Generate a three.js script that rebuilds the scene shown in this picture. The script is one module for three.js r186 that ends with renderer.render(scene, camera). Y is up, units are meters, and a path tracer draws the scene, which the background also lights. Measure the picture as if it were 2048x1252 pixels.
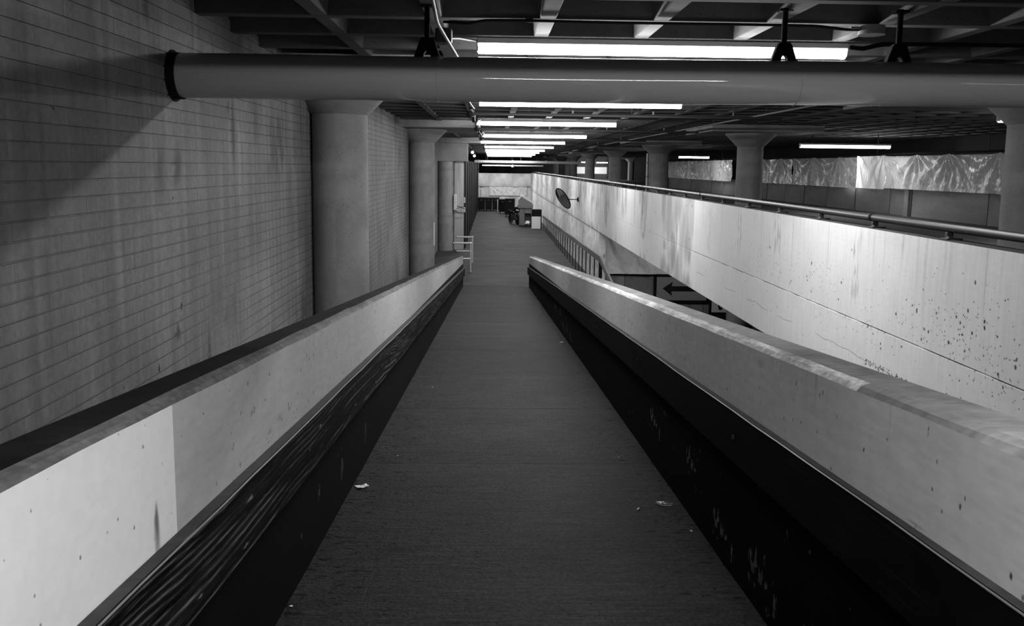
import * as THREE from 'three';
import { RoundedBoxGeometry } from 'three/addons/geometries/RoundedBoxGeometry.js';
import { mergeGeometries } from 'three/addons/utils/BufferGeometryUtils.js';
import { RectAreaLightUniformsLib } from 'three/addons/lights/RectAreaLightUniformsLib.js';

// ------------------------------------------------------------------ camera, exposure
const scene = new THREE.Scene();
scene.background = new THREE.Color(0x000000);
const W = 2048, H = 1252, FOCAL = 1660, EYE = 3.65;
const camera = new THREE.PerspectiveCamera(2 * Math.atan(H / 2 / FOCAL) * 180 / Math.PI, W / H, 0.05, 300);
camera.rotation.order = 'YXZ';
camera.rotation.set(-7 * Math.PI / 180, -0.024778, 0.012);
camera.position.set(0, EYE, 0);
camera.setViewOffset(W, H, 0, 88.7, W, H);
scene.add(camera);
const renderer = new THREE.WebGLRenderer({ antialias: true });
renderer.toneMapping = THREE.LinearToneMapping;
renderer.toneMappingExposure = 1.0;
renderer.shadowMap.enabled = true;
RectAreaLightUniformsLib.init();
const TUBE = 104;          // radiance of the light of a tube, white = 1
const GLOW = 25;           // what the eye sees of the lens

// ------------------------------------------------------------------ small helpers
let seed = 7;
const rnd = () => { seed = (seed * 1664525 + 1013904223) >>> 0; return seed / 4294967296; };
const R = (a, b) => a + (b - a) * rnd();
const hash = (x, y, s) => { let h = Math.imul(x, 374761393) ^ Math.imul(y, 668265263) ^ Math.imul(s, 2246822519); h = Math.imul(h ^ (h >>> 13), 1274126177); return ((h ^ (h >>> 16)) >>> 0) / 4294967296; };
const mod = (a, n) => ((a % n) + n) % n;
const sm = t => t * t * (3 - 2 * t);
function vnoise(x, y, px, py, s) {                 // value noise that repeats after px, py cells
  const x0 = Math.floor(x), y0 = Math.floor(y), fx = sm(x - x0), fy = sm(y - y0);
  const a = mod(x0, px), b = mod(x0 + 1, px), c = mod(y0, py), d = mod(y0 + 1, py);
  const p = hash(a, c, s), q = hash(b, c, s), r = hash(a, d, s), t = hash(b, d, s);
  return (p + (q - p) * fx) * (1 - fy) + (r + (t - r) * fx) * fy;
}
function fbm(u, v, cx, cy, oct, s) {               // u, v in 0..1; cx, cy cells of the first octave
  let a = 0, w = 0.5, n = 0;
  for (let i = 0; i < oct; i++) { a += w * vnoise(u * cx, v * cy, cx, cy, s + i); n += w; w *= 0.5; cx *= 2; cy *= 2; }
  return a / n;
}
const step = (a, b, x) => { const t = Math.min(1, Math.max(0, (x - a) / (b - a))); return t * t * (3 - 2 * t); };
function grid(w, h, fn) { const g = new Float32Array(w * h); for (let j = 0; j < h; j++) for (let i = 0; i < w; i++) g[j * w + i] = fn((i + 0.5) / w, (j + 0.5) / h); return { g, w, h }; }
function blot(t, u, v, ru, rv, val, soft = 0.4, rag = 0.35, s = 1) {   // an irregular blot of matter, wraps round
  const { g, w, h } = t, iu = Math.ceil(ru * w * 1.4) + 1, iv = Math.ceil(rv * h * 1.4) + 1, ci = Math.floor(u * w), cj = Math.floor(v * h);
  for (let j = -iv; j <= iv; j++) for (let i = -iu; i <= iu; i++) {
    const dx = (i / w) / ru, dy = (j / h) / rv, d = Math.hypot(dx, dy), an = Math.atan2(dy, dx);
    const edge = 1 + rag * (vnoise((an + 4) * 1.1, s * 3.7, 4096, 4096, 11 + (s | 0)) - 0.5) * 2;
    const k = 1 - step(edge * (1 - soft), edge, d);
    if (k > 0) { const n = mod(cj + j, h) * w + mod(ci + i, w); g[n] += (val - g[n]) * k; }
  }
}
function tex(t, rep = true) {
  const d = new Uint8Array(t.w * t.h * 4);
  for (let i = 0; i < t.w * t.h; i++) { const v = Math.max(0, Math.min(255, Math.round(t.g[i] * 255))); d[4 * i] = d[4 * i + 1] = d[4 * i + 2] = v; d[4 * i + 3] = 255; }
  const m = new THREE.DataTexture(d, t.w, t.h);
  m.colorSpace = THREE.SRGBColorSpace; m.magFilter = THREE.LinearFilter; m.minFilter = THREE.LinearMipmapLinearFilter; m.generateMipmaps = true;
  m.wrapS = m.wrapT = rep ? THREE.RepeatWrapping : THREE.ClampToEdgeWrapping; m.needsUpdate = true;
  return m;
}
function bumpOf(t) { const m = tex(t); m.colorSpace = THREE.NoColorSpace; return m; }
const grey = v => new THREE.Color().setRGB(v, v, v);
const dull = (albedo, o = {}) => new THREE.MeshPhysicalMaterial({ color: grey(albedo), roughness: 0.85, specularIntensity: 0.12, ...o });   // soot black, dusty, hardly any sheen
function mat(albedo, o = {}) { return new THREE.MeshStandardMaterial({ color: grey(albedo), roughness: 0.85, ...o }); }

const count = {};
const numbered = n => { const c = count[n] = (count[n] || 0) + 1; return c === 1 ? n : n + '_' + String(c - 1).padStart(3, '0'); };
function mesh(name, geo, m, parent) {
  const o = new THREE.Mesh(geo, m); o.castShadow = o.receiveShadow = true;
  if (parent) { const n = parent.children.filter(c => c.name.replace(/_\d{3}$/, '') === name).length; o.name = n ? name + '_' + String(n).padStart(3, '0') : name; parent.add(o); }
  else { o.name = numbered(name); scene.add(o); }
  return o;
}
function tag(o, label, category, group) { o.userData.label = label; o.userData.category = category; if (group) o.userData.group = group; return o; }
function thing(name, label, category, p = [0, 0, 0], group, turn = 0) {
  const o = new THREE.Group(); o.name = numbered(name); o.position.set(...p); o.rotation.y = turn; scene.add(o);
  return tag(o, label, category, group);
}
function setting(name, label) { const o = new THREE.Group(); o.name = name; o.userData.kind = 'structure'; o.userData.label = label; scene.add(o); return o; }

// a box from corner to corner with uv in metres
function bx(x0, x1, y0, y1, z0, z1) {
  const g = new THREE.BoxGeometry(x1 - x0, y1 - y0, z1 - z0); g.translate((x0 + x1) / 2, (y0 + y1) / 2, (z0 + z1) / 2);
  return metreUV(g);
}
function metreUV(g, su = 1, sv = 1) {               // uv from position by the face's main direction
  const p = g.attributes.position, n = g.attributes.normal, uv = new Float32Array(p.count * 2);
  for (let i = 0; i < p.count; i++) {
    const ax = Math.abs(n.getX(i)), ay = Math.abs(n.getY(i)), az = Math.abs(n.getZ(i)), x = p.getX(i), y = p.getY(i), z = p.getZ(i);
    const [u, v] = ax >= ay && ax >= az ? [-z, y] : ay >= az ? [x, -z] : [x, y];
    uv[2 * i] = u * su; uv[2 * i + 1] = v * sv;
  }
  g.setAttribute('uv', new THREE.BufferAttribute(uv, 2)); return g;
}
const rb = (w, h, d, r = 0.01, s = 2) => new RoundedBoxGeometry(w, h, d, s, r);
function at(g, x, y, z) { return g.translate(x, y, z); }
function tube(pts, r, seg = 24, rad = 8) { return new THREE.TubeGeometry(new THREE.CatmullRomCurve3(pts.map(p => new THREE.Vector3(...p)), false, 'catmullrom', 0.2), seg, r, rad, false); }
function bar(a, b, r, rad = 10) {
  const A = new THREE.Vector3(...a), B = new THREE.Vector3(...b), d = B.clone().sub(A), g = new THREE.CylinderGeometry(r, r, d.length(), rad);
  g.applyQuaternion(new THREE.Quaternion().setFromUnitVectors(new THREE.Vector3(0, 1, 0), d.normalize())); const m = A.add(B).multiplyScalar(0.5); return g.translate(m.x, m.y, m.z);
}
// surface swept along -z: profile points [x, y] are relative to lineY(d), d = distance in front of the camera; uv in metres (u along, v across)
function sweep(profile, ds, lineY, jit) {
  const pos = [], uv = [], idx = [], n = profile.length; let v = 0; const vs = profile.map((p, i) => (v += i ? Math.hypot(p[0] - profile[i - 1][0], p[1] - profile[i - 1][1]) : 0));
  ds.forEach((d, k) => profile.forEach((p, i) => {
    const [jx, jy] = jit ? jit(i, d, k) : [0, 0]; pos.push(p[0] + jx, lineY(d) + p[1] + jy, -d); uv.push(d, vs[i]);
  }));
  for (let k = 0; k < ds.length - 1; k++) for (let i = 0; i < n - 1; i++) { const a = k * n + i, b = a + 1, c = a + n, e = c + 1; idx.push(a, c, b, b, c, e); }
  const g = new THREE.BufferGeometry(); g.setAttribute('position', new THREE.Float32BufferAttribute(pos, 3)); g.setAttribute('uv', new THREE.Float32BufferAttribute(uv, 2)); g.setIndex(idx);
  const f = g.toNonIndexed(); f.computeVertexNormals(); return f;
}
const range = (a, b, s) => { const n = Math.max(1, Math.round((b - a) / s)), o = []; for (let i = 0; i <= n; i++) o.push(a + (b - a) * i / n); return o; };
function cap(poly, d, lineY) {                      // flat end of a swept body
  const s = new THREE.ShapeGeometry(new THREE.Shape(poly.map(p => new THREE.Vector2(p[0], p[1])))); s.translate(0, lineY(d), -d); return s.toNonIndexed();
}
function clean(gs) { return mergeGeometries(gs.map(g => { const q = g.index ? g.toNonIndexed() : g.clone(); for (const k of Object.keys(q.attributes)) if (!['position', 'normal', 'uv'].includes(k)) q.deleteAttribute(k); return q; })); }

// ------------------------------------------------------------------ textures (colour of the matter only)
const tConc = grid(1024, 1024, (u, v) => 0.80 + 0.36 * (fbm(u, v, 4, 4, 5, 3) - 0.5) + 0.08 * (fbm(u, v, 90, 90, 3, 9) - 0.5));
for (let i = 0; i < 140; i++) blot(tConc, rnd(), rnd(), R(0.0012, 0.004), R(0.0015, 0.005), R(0.25, 0.5), 0.5, 0.4, i);
const concreteMap = (() => { const m = tex(tConc); m.repeat.set(0.5, 0.5); return m; })();
const concreteBump = (() => { const m = bumpOf(tConc); m.repeat.set(0.5, 0.5); return m; })();

function drips(t, n, len, wid, lo, hi, from = 1, s0 = 50) {    // vertical run marks that start at the top edge
  for (let i = 0; i < n; i++) {
    const u = rnd(), w = R(wid[0], wid[1]), l = R(len[0], len[1]), k = R(lo, hi);
    for (let j = 0; j < t.h; j++) {
      const v = (j + 0.5) / t.h, a = step(from - l, from - l * 0.35, v); if (a <= 0) continue;
      const wob = (vnoise(v * 9, i, 4096, 4096, s0) - 0.5) * w * 0.5;
      for (let q = -Math.ceil(w * t.w); q <= Math.ceil(w * t.w); q++) {
        const d = Math.abs(q / t.w - wob) / w; if (d >= 1) continue;
        const n2 = j * t.w + mod(Math.floor(u * t.w) + q, t.w), e = (1 - d * d) * a * (0.55 + 0.6 * vnoise(v * 40, u * 300 + q * 0.5, 4096, 4096, s0 + 3));
        t.g[n2] *= 1 - (1 - k) * Math.min(1, e);
      }
    }
  }
}
// parapet faces: painted concrete, 6 m x 1.2 m
const tFace = grid(2048, 512, (u, v) => 0.86 + 0.10 * (fbm(u, v, 14, 4, 5, 21) - 0.5) + 0.07 * (fbm(u, v, 60, 90, 3, 25) - 0.5) + 0.06 * (fbm(u, v, 160, 40, 3, 29) - 0.5));
drips(tFace, 14, [0.1, 0.5], [0.0006, 0.0025], 0.88, 0.97);
for (let i = 0; i < 330; i++) { const r = R(0.0004, 0.0011); blot(tFace, rnd(), 0.1 + 0.85 * rnd(), r, r * R(5, 13), R(0.22, 0.5), 0.6, 0.25, i); }
for (let i = 0; i < 40; i++) blot(tFace, rnd(), rnd(), R(0.003, 0.01), R(0.006, 0.03), R(0.7, 0.8), 0.8, 0.5, i);
for (let i = 0; i < 60; i++) blot(tFace, rnd(), R(0.36, 0.43), R(0.004, 0.02), R(0.02, 0.06), R(0.42, 0.7), 0.7, 0.6, i);   // grime along the handrail
const faceMap = (() => { const m = tex(tFace); m.repeat.set(1 / 6, 1 / 1.2); return m; })();
// fresh paint at the near end
const tPatch = grid(1024, 512, (u, v) => 0.93 + 0.05 * (fbm(u, v, 8, 5, 4, 31) - 0.5) + 0.03 * (fbm(u, v, 120, 60, 2, 35) - 0.5));
for (let i = 0; i < 90; i++) { const r = R(0.0006, 0.0017); blot(tPatch, rnd(), R(0.4, 1), r, r * R(2, 4), R(0.42, 0.6), 0.5, 0.4, i); }
for (let i = 0; i < 9; i++) blot(tPatch, rnd(), R(0.3, 0.6), R(0.006, 0.014), R(0.02, 0.06), R(0.72, 0.82), 0.6, 0.5, i);
blot(tPatch, 0.70, 0.66, 0.009, 0.085, 0.62, 0.9, 0.3, 2); blot(tPatch, 0.70, 0.7, 0.006, 0.05, 0.45, 0.8, 0.4, 5);
for (const [u, v, a, b] of [[0.52, 0.5, 0.016, 0.05], [0.46, 0.45, 0.014, 0.035], [0.6, 0.42, 0.02, 0.06], [0.4, 0.5, 0.02, 0.04], [0.57, 0.6, 0.012, 0.02]]) blot(tPatch, u, v, a, b, 0.8, 0.9, 0.5, u * 90);
const patchMap = (() => { const m = tex(tPatch); m.repeat.set(1 / 3, 1 / 1.2); return m; })();
// coping, dirty
const tCope = grid(1024, 256, (u, v) => 0.62 + 0.3 * (fbm(u, v, 20, 3, 5, 41) - 0.5) + 0.2 * (fbm(u, v, 160, 14, 3, 47) - 0.5));
const copeMap = (() => { const m = tex(tCope); m.repeat.set(1 / 4, 1 / 0.6); return m; })();
// worn chalky arris
const tEdge = grid(1024, 64, (u, v) => 0.74 + 0.5 * (fbm(u, v, 26, 2, 5, 51) - 0.5) + 0.35 * (fbm(u, v, 220, 6, 3, 57) - 0.5));
const edgeMap = (() => { const m = tex(tEdge); m.repeat.set(1 / 5, 1 / 0.1); return m; })();
// spandrel near part: 10 m x 1.46 m, u = distance 3.5 .. 13.5 m
const tSpN = grid(2048, 512, (u, v) => 0.94 + 0.06 * (fbm(u, v, 16, 4, 5, 61) - 0.5) + 0.05 * (fbm(u, v, 500, 5, 2, 65) - 0.5) + 0.03 * (fbm(u, v, 200, 80, 2, 69) - 0.5));
drips(tSpN, 26, [0.1, 0.6], [0.0006, 0.003], 0.88, 0.97, 1, 71);
for (const [u, l, w] of [[0.39, 0.45, 0.008], [0.6, 0.3, 0.01], [0.75, 0.4, 0.012], [0.9, 0.5, 0.012]]) for (let j = 0; j < 14; j++) blot(tSpN, u + R(-w, w), 1 - R(0, l), R(0.001, 0.003), R(0.03, 0.12), R(0.72, 0.84), 0.9, 0.4, j);
const cl = [[0.19, 0.62, 0.1, 0.28, 120], [0.16, 0.4, 0.08, 0.2, 70], [0.24, 0.55, 0.08, 0.16, 60], [0.36, 0.42, 0.08, 0.2, 50], [0.47, 0.62, 0.07, 0.14, 50], [0.62, 0.62, 0.08, 0.14, 50], [0.5, 0.5, 0.5, 0.48, 150]];
for (const [cu, cv, su, sv, n] of cl) for (let i = 0; i < n; i++) {
  const r = R(0.00035, 0.0007) * (rnd() < 0.1 ? 2.2 : 1), g1 = rnd() + rnd() - 1, g2 = rnd() + rnd() - 1;
  blot(tSpN, mod(cu + g1 * su, 1), Math.min(0.985, Math.max(0.02, cv + g2 * sv)), r, r * R(6, 11), R(0.12, 0.42), 0.6, 0.3, i);
}
for (let i = 0; i < 2048; i++) {                    // hairline cracks
  const u = i / 2048, v1 = 0.21 + 0.02 * (fbm(u, 0.5, 30, 4, 4, 81) - 0.5) * 2; if (u < 0.97 && vnoise(u * 18, 3, 4096, 4096, 83) > 0.3 + 0.25 * u) blot(tSpN, u, v1, 0.0006, 0.0022, 0.5, 0.5, 0.3, i);
}
for (let i = 0; i < 60; i++) blot(tSpN, R(0.28, 0.36), 0.21 + R(-0.025, 0.01), R(0.0005, 0.0015), R(0.003, 0.009), R(0.12, 0.3), 0.5, 0.4, i);
for (let i = 0; i < 1024; i++) { const u = i / 1024, n = vnoise(u * 60, 1, 4096, 4096, 87); if (n > 0.12 + u * 0.3) blot(tSpN, u, 0.4245, 0.0009, 0.0025 + 0.003 * n, 0.3 + 0.3 * (1 - n), 0.6, 0.3, i); }
const spNearMap = (() => { const m = tex(tSpN, false); return m; })();
// spandrel far part, 60 m: dark rusty run marks, plus painted darkening toward the far end
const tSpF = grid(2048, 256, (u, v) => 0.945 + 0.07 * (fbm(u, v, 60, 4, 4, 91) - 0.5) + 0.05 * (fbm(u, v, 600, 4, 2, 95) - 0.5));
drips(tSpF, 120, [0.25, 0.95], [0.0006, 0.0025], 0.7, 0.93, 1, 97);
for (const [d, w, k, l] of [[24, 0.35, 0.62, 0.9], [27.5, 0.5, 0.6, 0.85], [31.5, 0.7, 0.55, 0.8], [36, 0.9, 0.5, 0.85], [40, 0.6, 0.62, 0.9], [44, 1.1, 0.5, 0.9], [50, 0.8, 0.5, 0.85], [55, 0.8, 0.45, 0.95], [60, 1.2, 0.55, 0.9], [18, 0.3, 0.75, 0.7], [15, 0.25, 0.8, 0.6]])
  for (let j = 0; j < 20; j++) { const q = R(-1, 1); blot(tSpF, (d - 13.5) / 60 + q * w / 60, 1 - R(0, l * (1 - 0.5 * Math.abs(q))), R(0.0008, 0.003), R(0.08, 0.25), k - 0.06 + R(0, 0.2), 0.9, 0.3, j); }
for (let i = 0; i < 900; i++) { const u = 0.12 + 0.92 * Math.sqrt(rnd()); blot(tSpF, u, 1 - rnd() * rnd(), R(0.001, 0.005), R(0.1, 0.4), R(0.66, 0.86), 0.9, 0.3, i); }  // extra streaks, denser farther off, paint down an over-lit stretch
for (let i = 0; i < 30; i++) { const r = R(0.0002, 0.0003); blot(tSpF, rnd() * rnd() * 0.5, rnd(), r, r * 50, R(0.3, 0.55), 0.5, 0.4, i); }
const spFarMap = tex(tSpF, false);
// streaked whitewash of the low wall
const tLow = grid(1024, 256, (u, v) => 0.86 + 0.2 * (fbm(u, v, 120, 3, 4, 101) - 0.5) + 0.2 * (fbm(u, v, 30, 8, 4, 105) - 0.5));
for (let i = 0; i < 120; i++) blot(tLow, rnd(), rnd(), R(0.001, 0.004), R(0.02, 0.12), R(0.35, 0.6), 0.7, 0.5, i);
const lowMap = (() => { const m = tex(tLow); m.repeat.set(1 / 14, 1 / 1.7); return m; })();
// painted brickwork: colour runs across courses, 12 m x 6 m
const tBrick = grid(2048, 1024, (u, v) => 0.80 + 0.34 * (fbm(u, v, 10, 6, 5, 111) - 0.5) + 0.24 * (fbm(u, v, 200, 4, 3, 115) - 0.5) + 0.12 * (fbm(u, v, 420, 210, 2, 119) - 0.5));
drips(tBrick, 60, [0.1, 0.6], [0.001, 0.005], 0.8, 0.95, 1, 121);
for (let i = 0; i < 70; i++) blot(tBrick, rnd(), rnd(), R(0.003, 0.014), R(0.01, 0.08), R(0.5, 0.7), 0.9, 0.6, i);
for (let i = 0; i < 60; i++) { const r = R(0.0005, 0.0014); blot(tBrick, rnd(), rnd(), r, r * R(1.5, 5), R(0.1, 0.35), 0.5, 0.5, i); }
for (let i = 0; i < 16; i++) blot(tBrick, 0.655 + R(-0.012, 0.012), R(0.55, 0.86), R(0.0008, 0.002), R(0.02, 0.07), R(0.9, 1), 0.8, 0.5, i);
for (let i = 0; i < 14; i++) blot(tBrick, 0.77 + R(-0.02, 0.02), R(0.62, 0.84), R(0.002, 0.006), R(0.02, 0.05), R(0.42, 0.55), 0.9, 0.5, i);
const brickMap = (() => { const m = tex(tBrick); m.repeat.set(1 / 12, 1 / 6); return m; })();
// ramp floor: broomed concrete, 2.1 m x 4 m
const tFloor = grid(1024, 2048, (u, v) => 0.66 + 0.22 * (fbm(u, v, 5, 8, 5, 131) - 0.5) + 0.34 * (fbm(u, v, 14, 420, 3, 135) - 0.5) + 0.42 * (fbm(u, v, 220, 360, 2, 139) - 0.5));
for (let i = 0; i < 900; i++) { const u = rnd() < 0.4 ? Math.pow(rnd(), 2.2) * 0.45 : rnd(), r = R(0.0012, 0.007); blot(tFloor, u, rnd(), r, r * R(0.2, 0.5), R(0.2, 0.45), 0.6, 0.6, i); }
for (let i = 0; i < 900; i++) { const r = R(0.0008, 0.002); blot(tFloor, rnd(), rnd(), r, r * 0.5, R(0.9, 1.2), 0.5, 0.5, i); }
for (let i = 0; i < 60; i++) { const u = R(0.14, 0.2); blot(tFloor, u + R(-0.006, 0.006), rnd(), R(0.002, 0.004), R(0.01, 0.04), R(0.72, 0.85), 0.9, 0.4, i); }
for (let i = 0; i < 300; i++) { const e = Math.pow(rnd(), 2) * 0.16; blot(tFloor, rnd() < 0.5 ? e : 1 - e, rnd(), R(0.004, 0.02), R(0.002, 0.006), R(0.2, 0.42), 0.7, 0.6, i); }   // trodden dirt by the kerbs
const floorMap = (() => { const m = tex(tFloor); m.repeat.set(1 / 2.1, 1 / 4); return m; })();
const floorBump = (() => { const m = bumpOf(tFloor); m.repeat.set(1 / 2.1, 1 / 4); return m; })();
// lower floor
const tHall = grid(1024, 1024, (u, v) => 0.8 + 0.3 * (fbm(u, v, 6, 26, 5, 151) - 0.5) + 0.14 * (fbm(u, v, 60, 200, 3, 155) - 0.5));
for (let i = 0; i < 50; i++) blot(tHall, rnd(), rnd(), R(0.01, 0.06), R(0.003, 0.01), R(0.55, 0.75), 0.9, 0.5, i);
const hallMap = (() => { const m = tex(tHall); m.repeat.set(1 / 5, 1 / 12); return m; })();
// black kerb paint with flaked places: 9 m x 0.7 m
function kerbTex(spots, s) {
  const t = grid(2048, 256, (u, v) => 0.045 + 0.04 * (fbm(u, v, 50, 4, 4, s) - 0.5));
  for (const [u, v, ru, rv, k] of spots) for (let j = Math.floor((v - rv * 1.3) * t.h); j < (v + rv * 1.3) * t.h; j++) for (let i = Math.floor((u - ru) * t.w); i < (u + ru) * t.w; i++) {   // torn flakes
    const a = (i + 0.5) / t.w - u, b = (j + 0.5) / t.h - v, d = Math.hypot((a - 0.35 * ru * b / rv) / ru, b / rv);
    if (d > 1.25 || j < 0 || j >= t.h) continue;
    const n = 0.6 * vnoise(a * 9 / 0.035 + 40, b * 0.7 / 0.055 + 40, 4096, 4096, s + 1) + 0.4 * vnoise(a * 9 / 0.012 + 40, b * 0.7 / 0.02 + 40, 4096, 4096, s + 2);
    if (n > 0.36 + 0.34 * d) t.g[j * t.w + mod(i, t.w)] = k * (0.7 + 0.5 * vnoise(a * 9 / 0.02 + 9, b * 0.7 / 0.03 + 9, 4096, 4096, s + 3));
  }
  for (let i = 0; i < 50; i++) blot(t, rnd(), R(0.05, 0.8), R(0.0006, 0.0016), R(0.006, 0.03), R(0.25, 0.5), 0.4, 0.6, i);
  const m = tex(t); m.repeat.set(1 / 9, 1 / 0.7); return m;
}
const kerbRight = kerbTex([[0.62, 0.42, 0.02, 0.12, 0.6], [0.585, 0.62, 0.012, 0.06, 0.42], [0.5, 0.42, 0.016, 0.15, 0.55], [0.43, 0.2, 0.02, 0.12, 0.55], [0.365, 0.22, 0.022, 0.16, 0.48], [0.295, 0.16, 0.02, 0.16, 0.5]], 161);
const kerbLeft = kerbTex([[0.52, 0.3, 0.006, 0.08, 0.4], [0.62, 0.3, 0.005, 0.1, 0.35], [0.45, 0.4, 0.004, 0.05, 0.45]], 167);
// wood grain for the handrails: 5 m x 0.3 m
const tWood = grid(2048, 512, (u, v) => {
  const q = v * 5 + 2.6 * fbm(u, v, 2, 1, 2, 171) + 0.8 * fbm(u, v, 6, 2, 2, 173) + 0.10 * fbm(u, v, 50, 30, 3, 175), ring = Math.abs((q * 2.3) % 1 - 0.5) * 2;
  const strip = fbm(u, v, 4, 12, 3, 181), worn = step(0.42, 0.62, fbm(u, v, 7, 9, 4, 187));
  return 0.13 + 0.42 * Math.pow(ring, 2.2) * (0.2 + 1.0 * worn) * (0.5 + fbm(u, v, 40, 60, 3, 193)) + 0.3 * (strip - 0.5) - 0.12 * fbm(u, v, 200, 90, 2, 185);
});
for (let i = 0; i < 900; i++) blot(tWood, rnd(), rnd(), R(0.003, 0.022), R(0.002, 0.007), rnd() < 0.55 ? R(0.03, 0.12) : R(0.28, 0.5), 0.9, 0.4, i);
for (let i = 0; i < 14; i++) blot(tWood, rnd(), rnd(), R(0.004, 0.012), R(0.01, 0.04), R(0.6, 0.75), 0.7, 0.7, i);
const woodMap = (() => { const m = tex(tWood); m.repeat.set(1 / 5, 1 / 0.3); return m; })();
const tDarkWood = grid(1024, 128, (u, v) => 0.35 + 0.2 * (fbm(u, v, 40, 4, 4, 191) - 0.5));  // near-black board tone with paler lengthwise streaks
for (let i = 0; i < 40; i++) blot(tDarkWood, rnd(), rnd(), R(0.01, 0.06), 0.006, R(0.6, 0.8), 0.6, 0.3, i);
const darkWoodMap = (() => { const m = tex(tDarkWood); m.repeat.set(1 / 5, 1 / 0.3); return m; })();

// ------------------------------------------------------------------ materials
const M = {
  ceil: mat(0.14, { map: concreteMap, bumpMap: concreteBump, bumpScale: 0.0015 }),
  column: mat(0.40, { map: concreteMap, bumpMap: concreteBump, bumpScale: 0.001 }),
  brick: mat(0.3, { map: brickMap, roughness: 0.8 }),
  mortar: mat(0.30, { map: brickMap }),
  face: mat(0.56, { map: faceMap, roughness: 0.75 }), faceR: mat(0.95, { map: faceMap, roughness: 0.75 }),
  patch: mat(0.86, { map: patchMap, roughness: 0.7 }),
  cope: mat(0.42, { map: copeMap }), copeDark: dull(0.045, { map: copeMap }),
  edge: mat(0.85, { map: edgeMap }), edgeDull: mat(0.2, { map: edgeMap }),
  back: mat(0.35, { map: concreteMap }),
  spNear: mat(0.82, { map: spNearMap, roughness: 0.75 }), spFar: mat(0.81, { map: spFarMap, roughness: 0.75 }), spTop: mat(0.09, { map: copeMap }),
  low: mat(0.98, { map: lowMap }),
  floor: dull(0.052, { map: floorMap, bumpMap: floorBump, bumpScale: 0.004, roughness: 0.74 }),
  hall: dull(0.08, { map: hallMap, roughness: 0.76 }),
  kerbR: dull(0.5, { map: kerbRight }), kerbL: dull(0.5, { map: kerbLeft }),
  ledge: mat(0.075, { map: copeMap, roughness: 0.9 }),
  wood: dull(0.40, { map: woodMap, roughness: 0.7 }), woodDark: dull(0.05, { map: darkWoodMap, roughness: 0.6 }),
  trim: mat(0.75, { roughness: 0.3, metalness: 0.9 }),
  pipe: new THREE.MeshPhysicalMaterial({ color: grey(0.36), roughness: 0.7, clearcoat: 1, clearcoatRoughness: 0.03 }), pipeDull: mat(0.45, { roughness: 0.6 }),
  black: dull(0.012), blackGloss: dull(0.008, { roughness: 0.85 }), charcoal: dull(0.045),
  slat: dull(0.012),
  white: mat(0.75, { roughness: 0.5 }), offwhite: mat(0.6, { roughness: 0.6 }), steel: mat(0.7, { metalness: 0.6, roughness: 0.4 }),
  conduit: mat(0.16, { roughness: 0.6 }), darkPipe: dull(0.03, { roughness: 0.5, specularIntensity: 0.4 }), rail: mat(0.035, { roughness: 0.45 }),
  panel: mat(0.34, { map: concreteMap }), panelPale: mat(0.42, { map: concreteMap }),
  plastic: new THREE.MeshPhysicalMaterial({ color: grey(0.8), roughness: 0.3, transmission: 0.22, thickness: 0, ior: 1.5 }),
  sheetWhite: new THREE.MeshPhysicalMaterial({ color: grey(0.95), roughness: 1, transmission: 0.6, thickness: 0 }),
  tarp: mat(0.78, { roughness: 0.5 }),
  greyMetal: mat(0.13, { roughness: 0.6 }), paleMetal: mat(0.55, { roughness: 0.6 }),
  mirror: mat(0.85, { metalness: 1, roughness: 0.04 }),
  lens: new THREE.MeshStandardMaterial({ color: grey(0.8), emissive: grey(1), emissiveIntensity: GLOW }),
  glow: new THREE.MeshStandardMaterial({ color: grey(0.8), emissive: grey(1), emissiveIntensity: 7 }),
  dimLens: new THREE.MeshStandardMaterial({ color: grey(0.8), emissive: grey(1), emissiveIntensity: 2 }),
};

// ------------------------------------------------------------------ ceiling: waffle slab
const CEIL = 4.82;
const ceiling = setting('ceiling', 'dark concrete waffle slab ceiling with crossing ribs');
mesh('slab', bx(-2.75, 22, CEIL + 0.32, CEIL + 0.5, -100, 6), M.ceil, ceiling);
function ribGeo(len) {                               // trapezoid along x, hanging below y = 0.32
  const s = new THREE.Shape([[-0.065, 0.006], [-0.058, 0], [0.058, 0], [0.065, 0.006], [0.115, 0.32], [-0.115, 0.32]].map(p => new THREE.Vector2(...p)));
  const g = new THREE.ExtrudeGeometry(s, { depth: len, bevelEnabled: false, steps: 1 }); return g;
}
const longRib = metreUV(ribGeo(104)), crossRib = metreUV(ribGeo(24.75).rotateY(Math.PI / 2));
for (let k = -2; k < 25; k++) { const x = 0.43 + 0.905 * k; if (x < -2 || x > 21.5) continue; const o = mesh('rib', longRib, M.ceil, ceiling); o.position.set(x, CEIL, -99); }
for (let k = 0; k < 116; k++) { const d = -5 + 0.905 * k + 0.06; const o = mesh('rib', crossRib, M.ceil, ceiling); o.position.set(-2.75, CEIL - 0.001, -(d + 0.02)); }

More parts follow.
